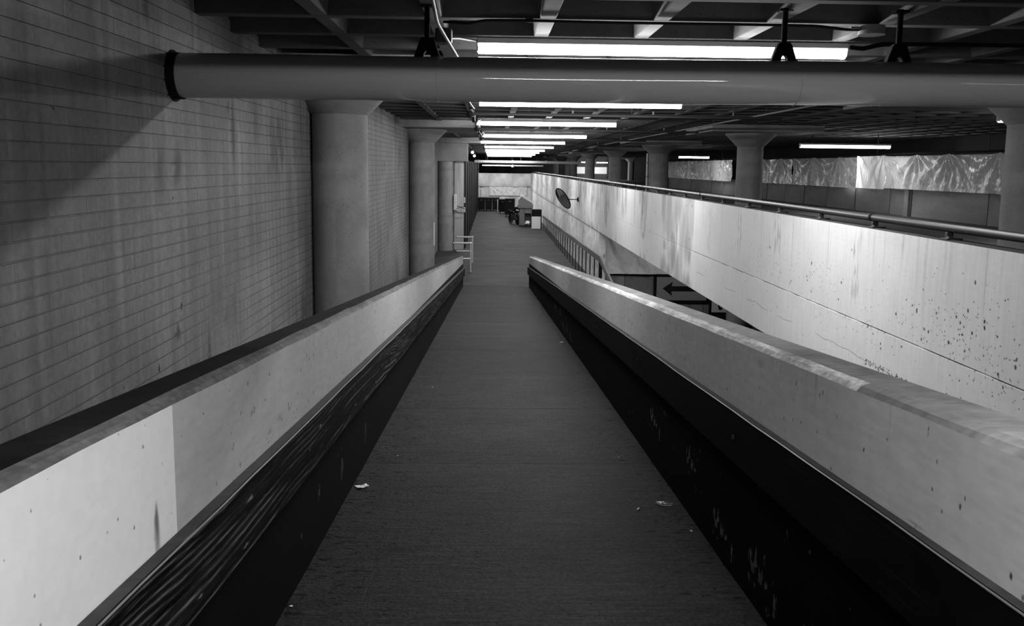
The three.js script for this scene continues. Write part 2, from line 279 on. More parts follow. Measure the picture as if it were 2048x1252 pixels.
// ------------------------------------------------------------------ left brick wall
const wallLeft = setting('wall_left', 'long grey painted brick wall left of the ramp');
mesh('mortar', bx(-2.75, -2.362, -0.1, CEIL + 0.35, -36.6, 4), M.mortar, wallLeft);
{
  const course = 0.0985, len = 0.305, kept = [], rest = [];
  const eye = new THREE.Vector3(0, EYE, 0);
  for (let c = 0; c * course < CEIL + 0.02; c++) for (let k = -4; k < 120; k++) {
    const z0 = -(k * len + (c % 2 ? len / 2 : 0)), y0 = c * course + 0.005; if (z0 > 3.6 || z0 - len < -36.5) continue;
    const out = 0.001 * rnd(), d = -(z0 - len / 2), yy = y0 + course / 2;
    const px = 985 - 1660 * 2.36 / Math.max(d, 0.1), py = 333 - 1660 * (yy - EYE) / Math.max(d, 0.1);
    const seen = d > 3.6 && d < 10.9 && px > -30 && py > -25 && py < 905 - px * 0.42;
    const [x1, y1] = [-2.352 + out, y0 + course - 0.0085 + 0.0015 * rnd()];
    // front, slightly battered top and bottom, and the four returns
    const g = new THREE.BoxGeometry(0.03, y1 - y0, len - 0.001), p = g.attributes.position;
    for (let i = 0; i < p.count; i++) if (p.getX(i) > 0) { p.setY(i, p.getY(i) * 0.965); p.setZ(i, p.getZ(i) * 0.9993); }
    g.translate(x1 - 0.015, (y0 + y1) / 2, z0 - len / 2); g.computeVertexNormals(); metreUV(g);
    if (seen) kept.push([Math.hypot(d, yy - EYE), g]); else if (d > -1) rest.push(g);
  }
  kept.sort((a, b) => a[0] - b[0]);
  kept.forEach(([, g], i) => { if (i < 300) mesh('brick', g, M.brick, wallLeft); else rest.push(g); });
  const o = mesh('brickwork', mergeGeometries(rest), M.brick, wallLeft); o.userData.kind = 'stuff';
}

// ------------------------------------------------------------------ ramp
const rampY = d => 2.05 - 0.0812 * d, topY = d => 3.205 - 0.0905 * d;
const ramp = setting('floor_ramp', 'dark broomed concrete ramp running down between two parapets');
{
  const joints = [-3.52, -1.7, 0.12, 1.942, 3.764, 5.586, 7.408, 9.23, 11.05, 12.87, 14.7, 16.52, 18.34, 20.16, 21.98, 23.8, 25.25];
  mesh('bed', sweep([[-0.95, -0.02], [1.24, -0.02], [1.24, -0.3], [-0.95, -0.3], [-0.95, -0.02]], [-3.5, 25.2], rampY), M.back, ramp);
  for (let i = 0; i + 1 < joints.length; i++) {
    const a = joints[i] + 0.0015, b = joints[i + 1] - 0.0015, lift = 0.002 * rnd();
    const g = sweep([[-0.875, -0.02], [-0.875, lift], [1.155, lift], [1.155, -0.02]], range(a, b, 0.3), rampY, (k, d) => [0, (k === 1 || k === 2) && (Math.abs(d - a) < 0.01 || Math.abs(d - b) < 0.01) ? -0.004 : 0]);
    const p = g.attributes.position, uv = g.attributes.uv; for (let k = 0; k < p.count; k++) uv.setXY(k, p.getX(k) + 0.89, -p.getZ(k));
    mesh('slab', g, M.floor, ramp);
  }
}
const ds = range(-3.4, 25.2, 0.16);
function jig(s, amp) { return (i, d) => [amp * (vnoise(d * 2.3, i, 4096, 4096, s) - 0.5) + amp * 0.6 * (vnoise(d * 9, i, 4096, 4096, s + 1) - 0.5), amp * (vnoise(d * 2.9, i + 9, 4096, 4096, s + 2) - 0.5)]; }
// left parapet
const wallRampLeft = setting('wall_ramp_left', 'left concrete ramp parapet with a dark dirty coping');
{
  const uvFrom = (g, f) => { const p = g.attributes.position, uv = g.attributes.uv; for (let i = 0; i < p.count; i++) { const q = f(p.getX(i), p.getY(i), p.getZ(i)); uv.setXY(i, q[0], q[1]); } return g; };
  const near = ds.filter(d => d < 2.2).concat([2.235]), far = [2.235].concat(ds.filter(d => d > 2.3));
  const j = jig(201, 0.006), jj = (i, d, k) => i === 1 ? j(1, d, k) : [0, 0];
  const fprof = [[-0.869, -1.4], [-0.869, -0.012]], fuv = g => uvFrom(g, (x, y, z) => [-z, y - rampY(-z)]);
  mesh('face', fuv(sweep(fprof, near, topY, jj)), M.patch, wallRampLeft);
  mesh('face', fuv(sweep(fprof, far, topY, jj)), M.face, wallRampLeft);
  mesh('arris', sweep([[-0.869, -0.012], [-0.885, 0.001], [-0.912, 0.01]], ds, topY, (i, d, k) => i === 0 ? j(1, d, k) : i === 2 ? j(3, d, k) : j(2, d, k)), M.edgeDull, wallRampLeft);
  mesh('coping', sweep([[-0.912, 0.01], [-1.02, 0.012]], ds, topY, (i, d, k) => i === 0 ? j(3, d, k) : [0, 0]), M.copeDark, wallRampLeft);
  const ol = [[-1.02, 0.012], [-1.02, -3.5], [-0.869, -3.5], [-0.869, -1.4]];
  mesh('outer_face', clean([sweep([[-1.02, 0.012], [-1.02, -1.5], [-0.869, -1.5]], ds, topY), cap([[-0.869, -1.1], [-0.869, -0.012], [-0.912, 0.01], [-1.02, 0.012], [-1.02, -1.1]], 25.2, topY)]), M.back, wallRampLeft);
  const kg = sweep([[-0.863, -0.03], [-0.863, 0.7]], range(-3.4, 25.15, 0.3), rampY); mesh('kerb', uvFrom(kg, (x, y, z) => [-z, y - rampY(-z)]), M.kerbL, wallRampLeft);
}
const wallRampRight = setting('wall_ramp_right', 'right concrete ramp parapet with a pale chipped top edge');
{
  const uvFrom = (g, f) => { const p = g.attributes.position, uv = g.attributes.uv; for (let i = 0; i < p.count; i++) { const q = f(p.getX(i), p.getY(i), p.getZ(i)); uv.setXY(i, q[0], q[1]); } return g; };
  const j = jig(231, 0.006);
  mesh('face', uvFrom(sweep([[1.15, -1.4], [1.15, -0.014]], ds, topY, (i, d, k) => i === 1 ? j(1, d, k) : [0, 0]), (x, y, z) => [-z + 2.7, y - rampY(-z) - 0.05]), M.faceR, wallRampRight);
  const da = ds.filter(d => d < 2.5).concat([2.52]), db = [2.52].concat(ds.filter(d => d > 2.56)), ja = (i, d, k) => i === 0 ? j(1, d, k) : i === 2 ? j(3, d, k) : j(2, d, k);
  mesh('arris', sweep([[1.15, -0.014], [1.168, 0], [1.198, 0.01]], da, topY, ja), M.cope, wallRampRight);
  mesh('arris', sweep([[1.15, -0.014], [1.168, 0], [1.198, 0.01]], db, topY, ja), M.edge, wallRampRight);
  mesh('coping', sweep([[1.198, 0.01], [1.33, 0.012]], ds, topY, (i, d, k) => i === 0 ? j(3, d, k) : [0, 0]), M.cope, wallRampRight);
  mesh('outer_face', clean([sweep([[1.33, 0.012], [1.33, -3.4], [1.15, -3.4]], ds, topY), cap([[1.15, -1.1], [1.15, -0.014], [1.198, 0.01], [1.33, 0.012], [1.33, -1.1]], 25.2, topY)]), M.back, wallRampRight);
  const kg = sweep([[1.144, -0.03], [1.144, 0.72]], range(-3.4, 25.15, 0.3), rampY); mesh('kerb', uvFrom(kg, (x, y, z) => [-z, y - rampY(-z)]), M.kerbR, wallRampRight);
}
// timber handrails
function handrail(label, side, face, front, y0, y1, m, mt) {
  const L = d => -0.09 * d, t = tag(thing('handrail', label, 'handrail'), label, 'handrail'), s = side;
  const zs = range(-3.2, 25.5, 0.3), j = jig(260 + s * 9, 0.004);
  const prof = [[face, y1], [front - s * 0.006, y1 - 0.001], [front, y1 - 0.006], [front, y0 + 0.006], [front - s * 0.006, y0], [face, y0]];
  const g = clean([sweep(prof, zs, L, (i, d, k) => i === 0 || i === 5 ? [0, 0] : j(0, d, k)), cap(prof, 25.5, L), cap(prof, -3.2, L)]);
  const p = g.attributes.position, uv = g.attributes.uv; for (let i = 0; i < p.count; i++) uv.setXY(i, -p.getZ(i), p.getY(i) - L(-p.getZ(i)) - y0 + (p.getX(i) - front) * 0.4);
  mesh('board', g, m, t);
  mesh('dusty_top', sweep([[face + s * 0.001, y1 + 0.0012], [front - s * 0.007, y1 + 0.0004]], zs, L, (i, d, k) => i ? j(0, d, k) : [0, 0]), M.ledge, t);
  const ee = front - s * 0.004;
  mesh('edge_trim', clean([sweep([[ee + s * 0.0025, y1 + 0.001], [ee + s * 0.004, y1 + 0.001], [ee + s * 0.0062, y1 - 0.0015], [ee + s * 0.0062, y1 - 0.003]], zs, L, (i, d, k) => j(0, d, k))]), mt, t);
  for (let i = 0; i < 10; i++) { const d = 1.2 + i * 2.45; mesh('bolt', new THREE.CylinderGeometry(0.012, 0.012, 0.008, 10).rotateZ(Math.PI / 2).translate(front + s * 0.003, L(d) + (y0 + y1) / 2, -d), M.darkPipe, t); }
}
handrail('left timber handrail board with strong wavy wood grain along the ramp parapet', 1, -0.869, -0.822, 2.573, 2.827, M.wood, M.conduit);
handrail('right dark timber handrail board with a thin bright top edge along the ramp parapet', -1, 1.15, 1.112, 2.642, 2.882, M.woodDark, M.trim);

// ------------------------------------------------------------------ lower hall
const floor = setting('floor', 'grey concrete floor of the lower hall past the ramp foot');
mesh('slab', bx(-2.75, 3.32, -0.25, 0, -73, -25.26), M.hall, floor);
mesh('slab', bx(-2.75, -1.0, -0.25, -0.01, -25.25, 4), M.hall, floor);
const wallHall = setting('wall_hall', 'black ribbed partition along the left of the lower hall');
mesh('sheet', bx(-1.6, -1.215, 0, 3.92, -71, -36.4), M.slat, wallHall);
for (let i = 0; i < 9; i++) mesh('batten', bx(-1.216, -1.185, 0, 3.9, -37.4 - i * 3.6, -37.1 - i * 3.6), M.slat, wallHall);
const wallFar = setting('wall_far', 'pale parapet wall closing the far end of the hall');
mesh('parapet', bx(-1.6, 3.45, 0, 3.08, -72.9, -71.4), M.spFar && mat(0.98, { map: concreteMap }), wallFar);
mesh('ledge', bx(-1.2, 3.3, 1.93, 1.98, -71.4, -71.36), M.greyMetal, wallFar);
mesh('pilaster', bx(-1.42, -1.16, 0, 4.2, -71.3, -71.0), M.column, wallFar);
const wallBack = setting('wall_back', 'dark end wall of the parking deck with a white painted band');
mesh('masonry', bx(-3, 22, -0.2, CEIL + 0.4, -97.5, -97), mat(0.10, { map: concreteMap }), wallBack);
mesh('painted_band', bx(9.4, 21, 2.95, 3.72, -97, -96.96), mat(0.95), wallBack);
mesh('pilaster', bx(13.3, 15.9, 2.3, 4.6, -96.97, -96.6), M.charcoal, wallBack);
for (let i = 0; i < 3; i++) mesh('post', bx(-1.0 + i * 1.3, -0.8 + i * 1.3, 2.3, 4.3, -90, -89.8), M.charcoal, wallBack);

// ------------------------------------------------------------------ deck to the right
const deck = setting('floor_deck', 'unlit concrete parking deck floor behind the pale balustrade');
mesh('slab', bx(3.5, 22, 1.9, 2.3, -97, 6), mat(0.12, { map: concreteMap }), deck);
mesh('slab', bx(-1.6, 3.5, 1.9, 2.3, -97, -72.95), mat(0.12, { map: concreteMap }), deck);
const spandrel = setting('wall_deck', 'pale pitted concrete balustrade of the deck with grimy run marks');
{
  const Y0 = 1.69, Y1 = 3.15, fl = () => 0, prof = [[3.302, Y0], [3.3, Y0 + 0.005], [3.3, 2.303], [3.312, 2.309], [3.3, 2.316], [3.3, Y1 - 0.001], [3.301, Y1]];
  const seg = (a, b, m, name) => { const g = sweep(prof, range(a, b, 0.5), fl), p = g.attributes.position, uv = g.attributes.uv; for (let i = 0; i < p.count; i++) uv.setXY(i, (-p.getZ(i) - a) / (b - a), (p.getY(i) - Y0) / (Y1 - Y0)); mesh(name, g, m, spandrel); };
  const g0 = sweep(prof, range(-6, 3.5, 0.5), fl); g0.attributes.uv.array.fill(0.5); mesh('face', g0, mat(0.78), spandrel);
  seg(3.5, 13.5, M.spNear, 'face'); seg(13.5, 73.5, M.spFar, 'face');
  const zt = range(-6, 73, 0.25), jt = jig(301, 0.006);
  mesh('coping', sweep([[3.301, Y1], [3.4, Y1 + 0.004], [3.5, Y1 - 0.002], [3.5, 2.3]], zt, fl, (i, d, k) => i === 1 || i === 2 ? jt(i, d, k) : [0, 0]), M.spTop, spandrel);
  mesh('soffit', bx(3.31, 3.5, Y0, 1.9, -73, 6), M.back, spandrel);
}
const wallLow = setting('wall_low', 'streaked whitewashed wall under the deck behind the hall railing');
mesh('face', bx(3.33, 3.55, -0.2, 1.69, -72, -25.7), M.low, wallLow);
const lowFloor = setting('floor_low', 'dark sunken floor under the deck');
mesh('slab', bx(1.3, 22, -3.2, -3.0, -40, 6), mat(0.05), lowFloor);
mesh('incline', new THREE.ExtrudeGeometry(new THREE.Shape([[-25.3, 0], [-22.7, 0], [-5, -2.9], [-5, -3], [-25.3, -3]].map(p => new THREE.Vector2(...p))), { depth: 1.9, bevelEnabled: false }).rotateY(-Math.PI / 2).translate(3.28, 0, 0), M.hall, lowFloor);
const wallUnder = setting('wall_under', 'board wall closing the space under the deck');
mesh('backing', bx(3.55, 22, -3, 1.89, -27, -26.62), M.charcoal, wallUnder);
{
  const xs = [3.56, 4.32, 6.45, 6.9, 9.0, 11.2], ys = [-3, 0.2];
  for (let i = 0; i + 1 < xs.length; i++) mesh('panel', at(rb(xs[i + 1] - xs[i] - 0.012, ys[1] - ys[0], 0.03, 0.004), (xs[i] + xs[i + 1]) / 2, (ys[0] + ys[1]) / 2, -26.6 + 0.004 * (i % 2)), M.panel, wallUnder);
  mesh('rail', bx(3.9, 8.4, 0.2, 0.27, -26.6, -26.54), M.black, wallUnder);
}
const wallRight = setting('wall_right', 'outer wall behind the plastic sheets');
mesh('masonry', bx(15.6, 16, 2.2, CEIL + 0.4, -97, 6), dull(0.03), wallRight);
const wallRear = setting('wall_rear', 'wall behind the camera');
mesh('masonry', bx(-2.75, 22, -3, CEIL + 0.5, 5.6, 6), mat(0.2), wallRear);

// partition of boards on the deck
const wallPartition = setting('wall_partition', 'dark board partition on the parking deck under the plastic sheets');
{
  const zs = [-20.0, -20.85, -24.75, -26.1, -28.65, -31.1, -33.4, -35.6, -38.0, -40.3, -42.7, -45.3, -47.7, -50.1, -52.6, -56, -59.5];
  for (let i = 0; i + 1 < zs.length; i++) mesh('panel', at(rb(0.05, 0.82, zs[i] - zs[i + 1] - 0.03, 0.006), 12.63 + 0.012 * (i % 2), 2.71, (zs[i] + zs[i + 1]) / 2), i < 2 ? M.panelPale : M.panel, wallPartition);
  mesh('stud', bx(12.53, 12.6, 2.3, 3.14, -25.05, -24.8), M.column, wallPartition);
  for (const z of zs.slice(1)) mesh('joint', bx(12.61, 12.66, 2.3, 3.11, z - 0.02, z + 0.02), M.black, wallPartition);
}

// ------------------------------------------------------------------ columns
function column(x, d, y0, label, o = {}) {
  const r = o.r || 0.36, t = thing('column', label, 'column', [x, y0, -d], 'round concrete columns'), capY = (o.capY ?? 4.29) - y0, top = (o.topY ?? CEIL - 0.17) - y0;
  const sh = new THREE.LatheGeometry([[r, 0], [r, capY * 0.36], [r + 0.002, capY * 0.362], [r + 0.002, capY * 0.72], [r, capY * 0.722], [r, capY]].map(p => new THREE.Vector2(...p)), 40);
  const uv = sh.attributes.uv, p = sh.attributes.position; for (let i = 0; i < p.count; i++) uv.setXY(i, uv.getX(i) * 2 * Math.PI * r, p.getY(i));
  mesh('shaft', sh, o.m || M.column, t);
  if (o.cap !== false) {
    const k = top - capY, cg = new THREE.LatheGeometry([[r, capY], [r + 0.012, capY + 0.004], [r + k * 0.94, top - 0.03], [r + k * 0.94, top]].map(p => new THREE.Vector2(...p)), 40);
    mesh('capital', cg, o.m || M.column, t);
    const [a, b, c, e] = o.panel || [-1.5, 1.5, -1.5, 1.5];
    mesh('drop_panel', bx(a, b, top, CEIL - y0 + 0.02, -e, -c), o.m || M.column, t);
  }
  return t;
}
column(-2.0, 11.03, 0, 'big round column against the brick wall, nearest on the left, just below the large pipe', { panel: [-0.36, 1.5, -1.8, 1.8] });
const col2 = column(-2.0, 23.7, 0, 'second column along the brick wall, with a pale paper strip on its edge', { panel: [-0.36, 1.55, -1.75, 1.9] });
column(-2.0, 36.2, 0, 'grey column under the boxed soffit at the end of the brick wall', { capY: 3.85, cap: false });
{
  const sp = setting('ceiling_soffit', 'boxed grey soffit above the end pillar');
  mesh('box', bx(-2.36, -1.08, 3.86, 4.64, -37.2, -35.9), M.column, sp);
  mesh('drop_panel', bx(-2.36, -0.5, 4.62, 4.85, -38, -35.4), M.column, sp);
}
{
  const t = thing('pillar', 'slim pale pillar with a white box and looped cables, left of the black partition', 'pillar', [-1.45, 0, -36.3]);
  mesh('shaft', at(rb(0.42, 3.8, 0.5, 0.05, 3), 0, 1.9, 0), mat(0.6, { map: concreteMap }), t);
  mesh('shaft_top', new THREE.CylinderGeometry(0.2, 0.21, 0.06, 24).translate(0, 3.83, 0), mat(0.6), t);
  const s = thing('conduit', 'thin dark conduit clipped down the seam beside the pale pillar', 'conduit', [-1.66, 0, -35.95]);
  mesh('pipe', bar([0, 0.02, 0], [0, 3.84, 0], 0.012), M.darkPipe, s);
  for (let i = 0; i < 6; i++) mesh('clip', at(rb(0.05, 0.03, 0.03, 0.004), 0, 0.4 + i * 0.62, 0.01), M.darkPipe, s);
  const e = thing('electrical_box', 'white electrical box mounted on the slim pale pillar', 'box', [-1.6, 1.76, -35.98]);
  mesh('case', at(rb(0.12, 0.68, 0.12, 0.012), 0, 0.34, 0), M.white, e); mesh('door', at(rb(0.1, 0.64, 0.012, 0.004), 0, 0.34, 0.062), M.offwhite, e); mesh('latch', at(rb(0.015, 0.05, 0.012, 0.003), 0.035, 0.34, 0.072), M.black, e);
  const w = thing('cable', 'black cables looping from the white electrical box across the pillar', 'cable', [-1.6, 1.7, -35.95]);
  mesh('strand', tube([[0, 0.08, 0], [0.1, -0.03, 0.04], [0.25, -0.06, 0.05], [0.42, -0.05, 0.02]], 0.012), M.black, w);
  mesh('strand', tube([[0.06, 0.24, 0], [0.18, 0.22, 0.06], [0.3, 0.16, 0.05], [0.42, 0.13, 0.02]], 0.012), M.black, w);
  mesh('strand', tube([[0, 0.08, 0], [0.08, 0.14, 0.05], [0.2, 0.18, 0.05], [0.42, 0.22, 0.02]], 0.01), M.black, w);
}
for (const [y, h, l] of [[2.18, 0.24, 'upper small pale switch plate on the end of the black partition'], [1.76, 0.22, 'lower small pale switch plate on the end of the black partition']]) {
  const t = thing('switch_plate', l, 'switch', [-1.2, y, -36.38], 'switch plates'); mesh('plate', rb(0.05, h, 0.02, 0.006), M.offwhite, t); mesh('toggle', at(rb(0.012, 0.04, 0.02, 0.004), 0, 0, 0.014), M.greyMetal, t);
}
{
  const g = new THREE.CylinderGeometry(0.367, 0.367, 0.66, 6, 1, true, 1.22, 0.3); tag(mesh('paper_strip', g.translate(-2.0, 1.72, -23.7), M.white), 'pale paper strip stuck upright on the second column by the brick wall', 'paper');
}
const deckCols = [[11.1, 0.36, 'round deck column cut by the right edge of the picture, under the bright bulb'], [23.6, 0.36, 'round deck column standing between two hanging plastic sheets'], [36.6, 0.42, 'thick deck column with a pale pipe up its left side'], [49.7, 0.36, 'deck column just left of the thick column with the pale pipe'],
  [62.6, 0.36, 'deck column standing between the two white painted wall stretches'], [75.6, 0.36, 'third from last deck column, behind the round mirror'], [88, 0.36, 'last deck column far away in the row']];
for (const [d, r, l] of deckCols) column(7.3, d, 2.3, l, { r, panel: d < 12 ? [-1.5, 1.5, -1.5, 2.75] : undefined });
column(7.33, 24, -3, 'round concrete column standing under the deck, right of the board with letters', { r: 0.38, cap: false, capY: 1.88 });
column(7.0, 92, 2.3, 'pale lit column far back at the end of the hall', { r: 0.3, m: mat(0.8), capY: 4.3 });
column(15.3, 92.4, 2.3, 'white square shouldered column under a lamp far back on the deck', { r: 0.28, m: mat(0.85), capY: 4.3 });
{
  const t = thing('downpipe', 'pale pipe strapped to the left side of the thick deck column', 'pipe', [6.76, 2.3, -36.4]);
  mesh('pipe', bar([0, 0, 0], [0, 2.0, 0], 0.045), M.offwhite, t); for (let i = 0; i < 3; i++) mesh('strap', at(rb(0.13, 0.04, 0.12, 0.006), 0.02, 0.4 + i * 0.6, 0), M.greyMetal, t);
}

// ------------------------------------------------------------------ lamps
const lensOf = new Map([[1, M.lens]]);
function lamp(x0, x1, y, d, label, o = {}, roof = CEIL + 0.33) {
  const L = x1 - x0, k = o.k ?? 1, t = thing('tube_lamp', label, 'lamp', [(x0 + x1) / 2, y, -d], o.group || 'tube lamps over the aisle');
  mesh('channel', at(rb(L, 0.05, 0.13, 0.008), 0, 0.072, 0), M.offwhite, t);
  const half = new THREE.CylinderGeometry(0.055, 0.055, L - 0.02, 20, 1, false, 0, Math.PI); half.rotateZ(Math.PI / 2); half.rotateX(Math.PI);
  half.scale(1, 1.55, 1.1); half.translate(0, 0.045, 0);
  if (!lensOf.has(k)) lensOf.set(k, new THREE.MeshStandardMaterial({ color: grey(0.8), emissive: grey(1), emissiveIntensity: Math.max(3, GLOW * k) }));
  mesh('lens', half, o.m || lensOf.get(k), t);
  for (const s of [-1, 1]) mesh('end_cap', at(rb(0.016, 0.1, 0.118, 0.006), s * (L / 2 - 0.004), 0.03, 0), M.offwhite, t);
  for (const s of [-1, 1]) mesh('hanger', bar([s * L * 0.36, 0.09, 0], [s * L * 0.36, roof - y, 0], 0.006), M.darkPipe, t);
  const dirs = o.dirs || [-1, 1];
  for (const s of dirs) {
    const q = new THREE.RectAreaLight(0xffffff, TUBE * k, L - 0.06, 0.075); q.castShadow = true; q.name = 'tube_glow';
    q.position.set(0, 0.045 - 0.068, s * 0.058); t.add(q); t.updateMatrixWorld(true); const p = q.getWorldPosition(new THREE.Vector3()); q.lookAt(p.x, p.y - 0.78, p.z + s * 0.62);
  }
  return t;
}
const aisle = [[-0.15, 3.26, 4.715, 7.8, 'nearest lit tube lamp, just above the large pipe crossing the view'], [-0.235, 3.165, 4.69, 14.1, 'second lit tube lamp, the first one seen below the large pipe'], [-0.4, 3.0, 4.68, 20.4, 'third lit tube lamp of the row over the aisle'],
  [-0.31, 3.11, 4.65, 27.8, 'fourth lit tube lamp of the row over the aisle'], [-0.48, 2.94, 4.62, 34.1, 'fifth lit tube lamp of the row over the aisle'], [-0.4, 3.0, 4.6, 41.3, 'sixth lit tube lamp of the row, far down the aisle'], [-0.42, 2.98, 4.57, 48, 'seventh lit tube lamp of the row, far down the aisle'],
  [-0.42, 2.98, 4.54, 53.5, 'eighth lit tube lamp in the bright far cluster'], [-0.4, 2.98, 4.5, 58.5, 'ninth lit tube lamp in the bright far cluster'], [-0.4, 2.98, 4.46, 64, 'tenth and lowest lit tube lamp in the bright far cluster']];
for (const [a, b, y, d, l] of aisle) lamp(a, b, y, d, l);
lamp(-0.3, 1.6, 3.98, 67, 'short lit tube lamp hung lower than the rest before the far wall', { group: 'short lamps', k: 2 });
lamp(-0.15, 3.26, 4.715, 0.55, 'lit tube lamp over the top of the ramp, above the camera');
lamp(6.5, 9.9, 4.715, 0.55, 'unseen tube lamp over the near end of the deck, turned down to keep the ceiling dark', { k: 0.1, m: M.dimLens });  // out of view, output cut low so the deck ceiling stays dark
lamp(8.88, 11.4, 4.565, 14.6, 'deck tube lamp of which one bright end shows beside the right column capital', { group: 'tube lamps over the deck', k: 0.4 });
lamp(9.23, 11.97, 4.36, 25, 'long deck tube lamp above the white glowing plastic sheet', { group: 'tube lamps over the deck', k: 0.35 });
lamp(10.04, 11.7, 4.26, 45, 'distant deck tube lamp above the left hanging plastic sheet', { group: 'tube lamps over the deck', k: 0.5 });
lamp(10.0, 11.0, 4.24, 94, 'small far deck lamp left of a column above the white wall', { group: 'tube lamps over the deck', k: 1.8 });
lamp(11.7, 12.95, 4.22, 94, 'small far deck lamp right of a column above the white wall', { group: 'tube lamps over the deck', k: 1.8 });
lamp(15.7, 16.6, 4.17, 94, 'small far deck lamp above the white column', { group: 'tube lamps over the deck', k: 1.8 });
lamp(4.9, 7.3, 1.72, 23.4, 'tube lamp fixed under the deck in front of the boards, hidden by the balustrade', { group: 'tube lamps over the deck', k: 0.35 }, 1.9);
for (const [x, y, d, l] of [[-1.08, 4.39, 45, 'left small round bulb above the black partition'], [-1.13, 4.29, 52, 'right small round bulb above the black partition']]) {
  const t = thing('bulb_lamp', l, 'lamp', [x, y, -d], 'round bulbs');
  mesh('globe', new THREE.SphereGeometry(0.075, 20, 14), M.glow, t); mesh('holder', new THREE.CylinderGeometry(0.05, 0.06, 0.1, 16).translate(0, 0.13, 0), M.darkPipe, t); mesh('stem', bar([0, 0.17, 0], [0, CEIL - y + 0.33, 0], 0.012), M.darkPipe, t);
  const p = new THREE.PointLight(0xffffff, 0.35); p.castShadow = true; p.shadow.radius = 4; t.add(p);
}
{
  const t = thing('lantern', 'small white lantern hanging from the pipe before the far wall', 'lamp', [1.65, 3.62, -68.3]);
  mesh('shade', new THREE.LatheGeometry([[0.02, 0.2], [0.05, 0.18], [0.1, 0.02], [0.1, 0]].map(p => new THREE.Vector2(...p)), 20), M.white, t); mesh('stem', bar([0, 0.2, 0], [0, 1.21, 0], 0.012), M.darkPipe, t);
}

// ------------------------------------------------------------------ pipes and conduits
{
  const t = thing('large_pipe', 'large glossy grey pipe crossing the whole view under the ceiling', 'pipe', [-2.36, 4.285, -6.3]);
  const r = 0.163, L = 10.5, N = 200, prof = [];
  const g = new THREE.CylinderGeometry(r, r, L, 128, N, true); g.rotateZ(Math.PI / 2); g.translate(L / 2, 0, 0);
  const p = g.attributes.position, uv = g.attributes.uv;
  for (let i = 0; i < p.count; i++) {
    const x = p.getX(i), k = 1 + 0.010 * (vnoise(x * 1.3, 3, 4096, 4096, 401) - 0.5) + 0.012 * Math.exp(-Math.pow((x - 4.6) / 0.03, 2)) * 0; const a = Math.atan2(p.getZ(i), p.getY(i));
    p.setY(i, p.getY(i) * k + 0.012 * (vnoise(x * 0.55, 7, 4096, 4096, 403) - 0.5) + 0.006 * x * 0.4); p.setZ(i, p.getZ(i) * k); uv.setXY(i, x, a * r);
  }
  for (let i = 0; i < p.count; i++) {                // round normals, tilted a little where the wall of the pipe is dented
    const x = p.getX(i), n = g.attributes.normal, a = Math.atan2(n.getZ(i), n.getY(i)) + 0.2 * (vnoise(x * 0.55 + 0.3, 11, 4096, 4096, 407) - 0.5); n.setXYZ(i, 0, Math.cos(a), Math.sin(a));
  }
  mesh('barrel', g, M.pipe, t);
  for (const x of [1.95, 4.62, 7.0, 9.0]) { const s = new THREE.TorusGeometry(r + 0.0015, 0.0025, 6, 56).rotateY(Math.PI / 2); s.translate(x, 0.0024 * x, 0); mesh('weld', s, M.pipe, t); }
  mesh('gap_band', new THREE.CylinderGeometry(r + 0.006, r + 0.006, 0.08, 56, 1, true).rotateZ(Math.PI / 2).translate(0.03, 0, 0), M.black, t);  // black bands painted in for the dark gap where the pipe enters
  mesh('gap_band', new THREE.TorusGeometry(r + 0.012, 0.014, 10, 56).rotateY(Math.PI / 2).translate(0.006, 0, 0), M.black, t);
  for (const [x, wide, l] of [[-0.49, 0.05, 'black pipe hanger left of the nearest tube lamp, holding the large pipe'], [2.165, 0.05, 'black pipe hanger in front of the lit nearest tube lamp'], [3.03, 0.055, 'black pipe hanger just right of the nearest tube lamp']]) {
    const h = thing('pipe_hanger', l, 'hanger', [x, 4.285 + 0.0024 * (x + 2.36), -6.3], 'hangers of the large pipe');
    mesh('rod', bar([0, r + 0.12, 0], [0, CEIL - 4.285 + 0.012, 0], 0.021), M.black, h);
    mesh('plate', at(rb(0.1, 0.02, 0.08, 0.004), 0, CEIL - 4.285 - 0.005, 0), M.black, h);
    const sh = new THREE.Shape([[-0.1, 0], [-0.055, 0.12], [-0.04, 0.14], [0.04, 0.14], [0.055, 0.12], [0.1, 0], [0.034, 0], [0.028, 0.03], [0.012, 0.055], [-0.012, 0.055], [-0.028, 0.03], [-0.034, 0]].map(q => new THREE.Vector2(q[0] * 0.95, q[1])));
    mesh('clevis', new THREE.ExtrudeGeometry(sh, { depth: wide, bevelEnabled: true, bevelSize: 0.004, bevelThickness: 0.004, bevelSegments: 1 }).translate(0, r - 0.012, -wide / 2), M.black, h);
    mesh('pin', bar([0, r + 0.09, -wide], [0, r + 0.09, wide], 0.014), M.black, h);
  }
}
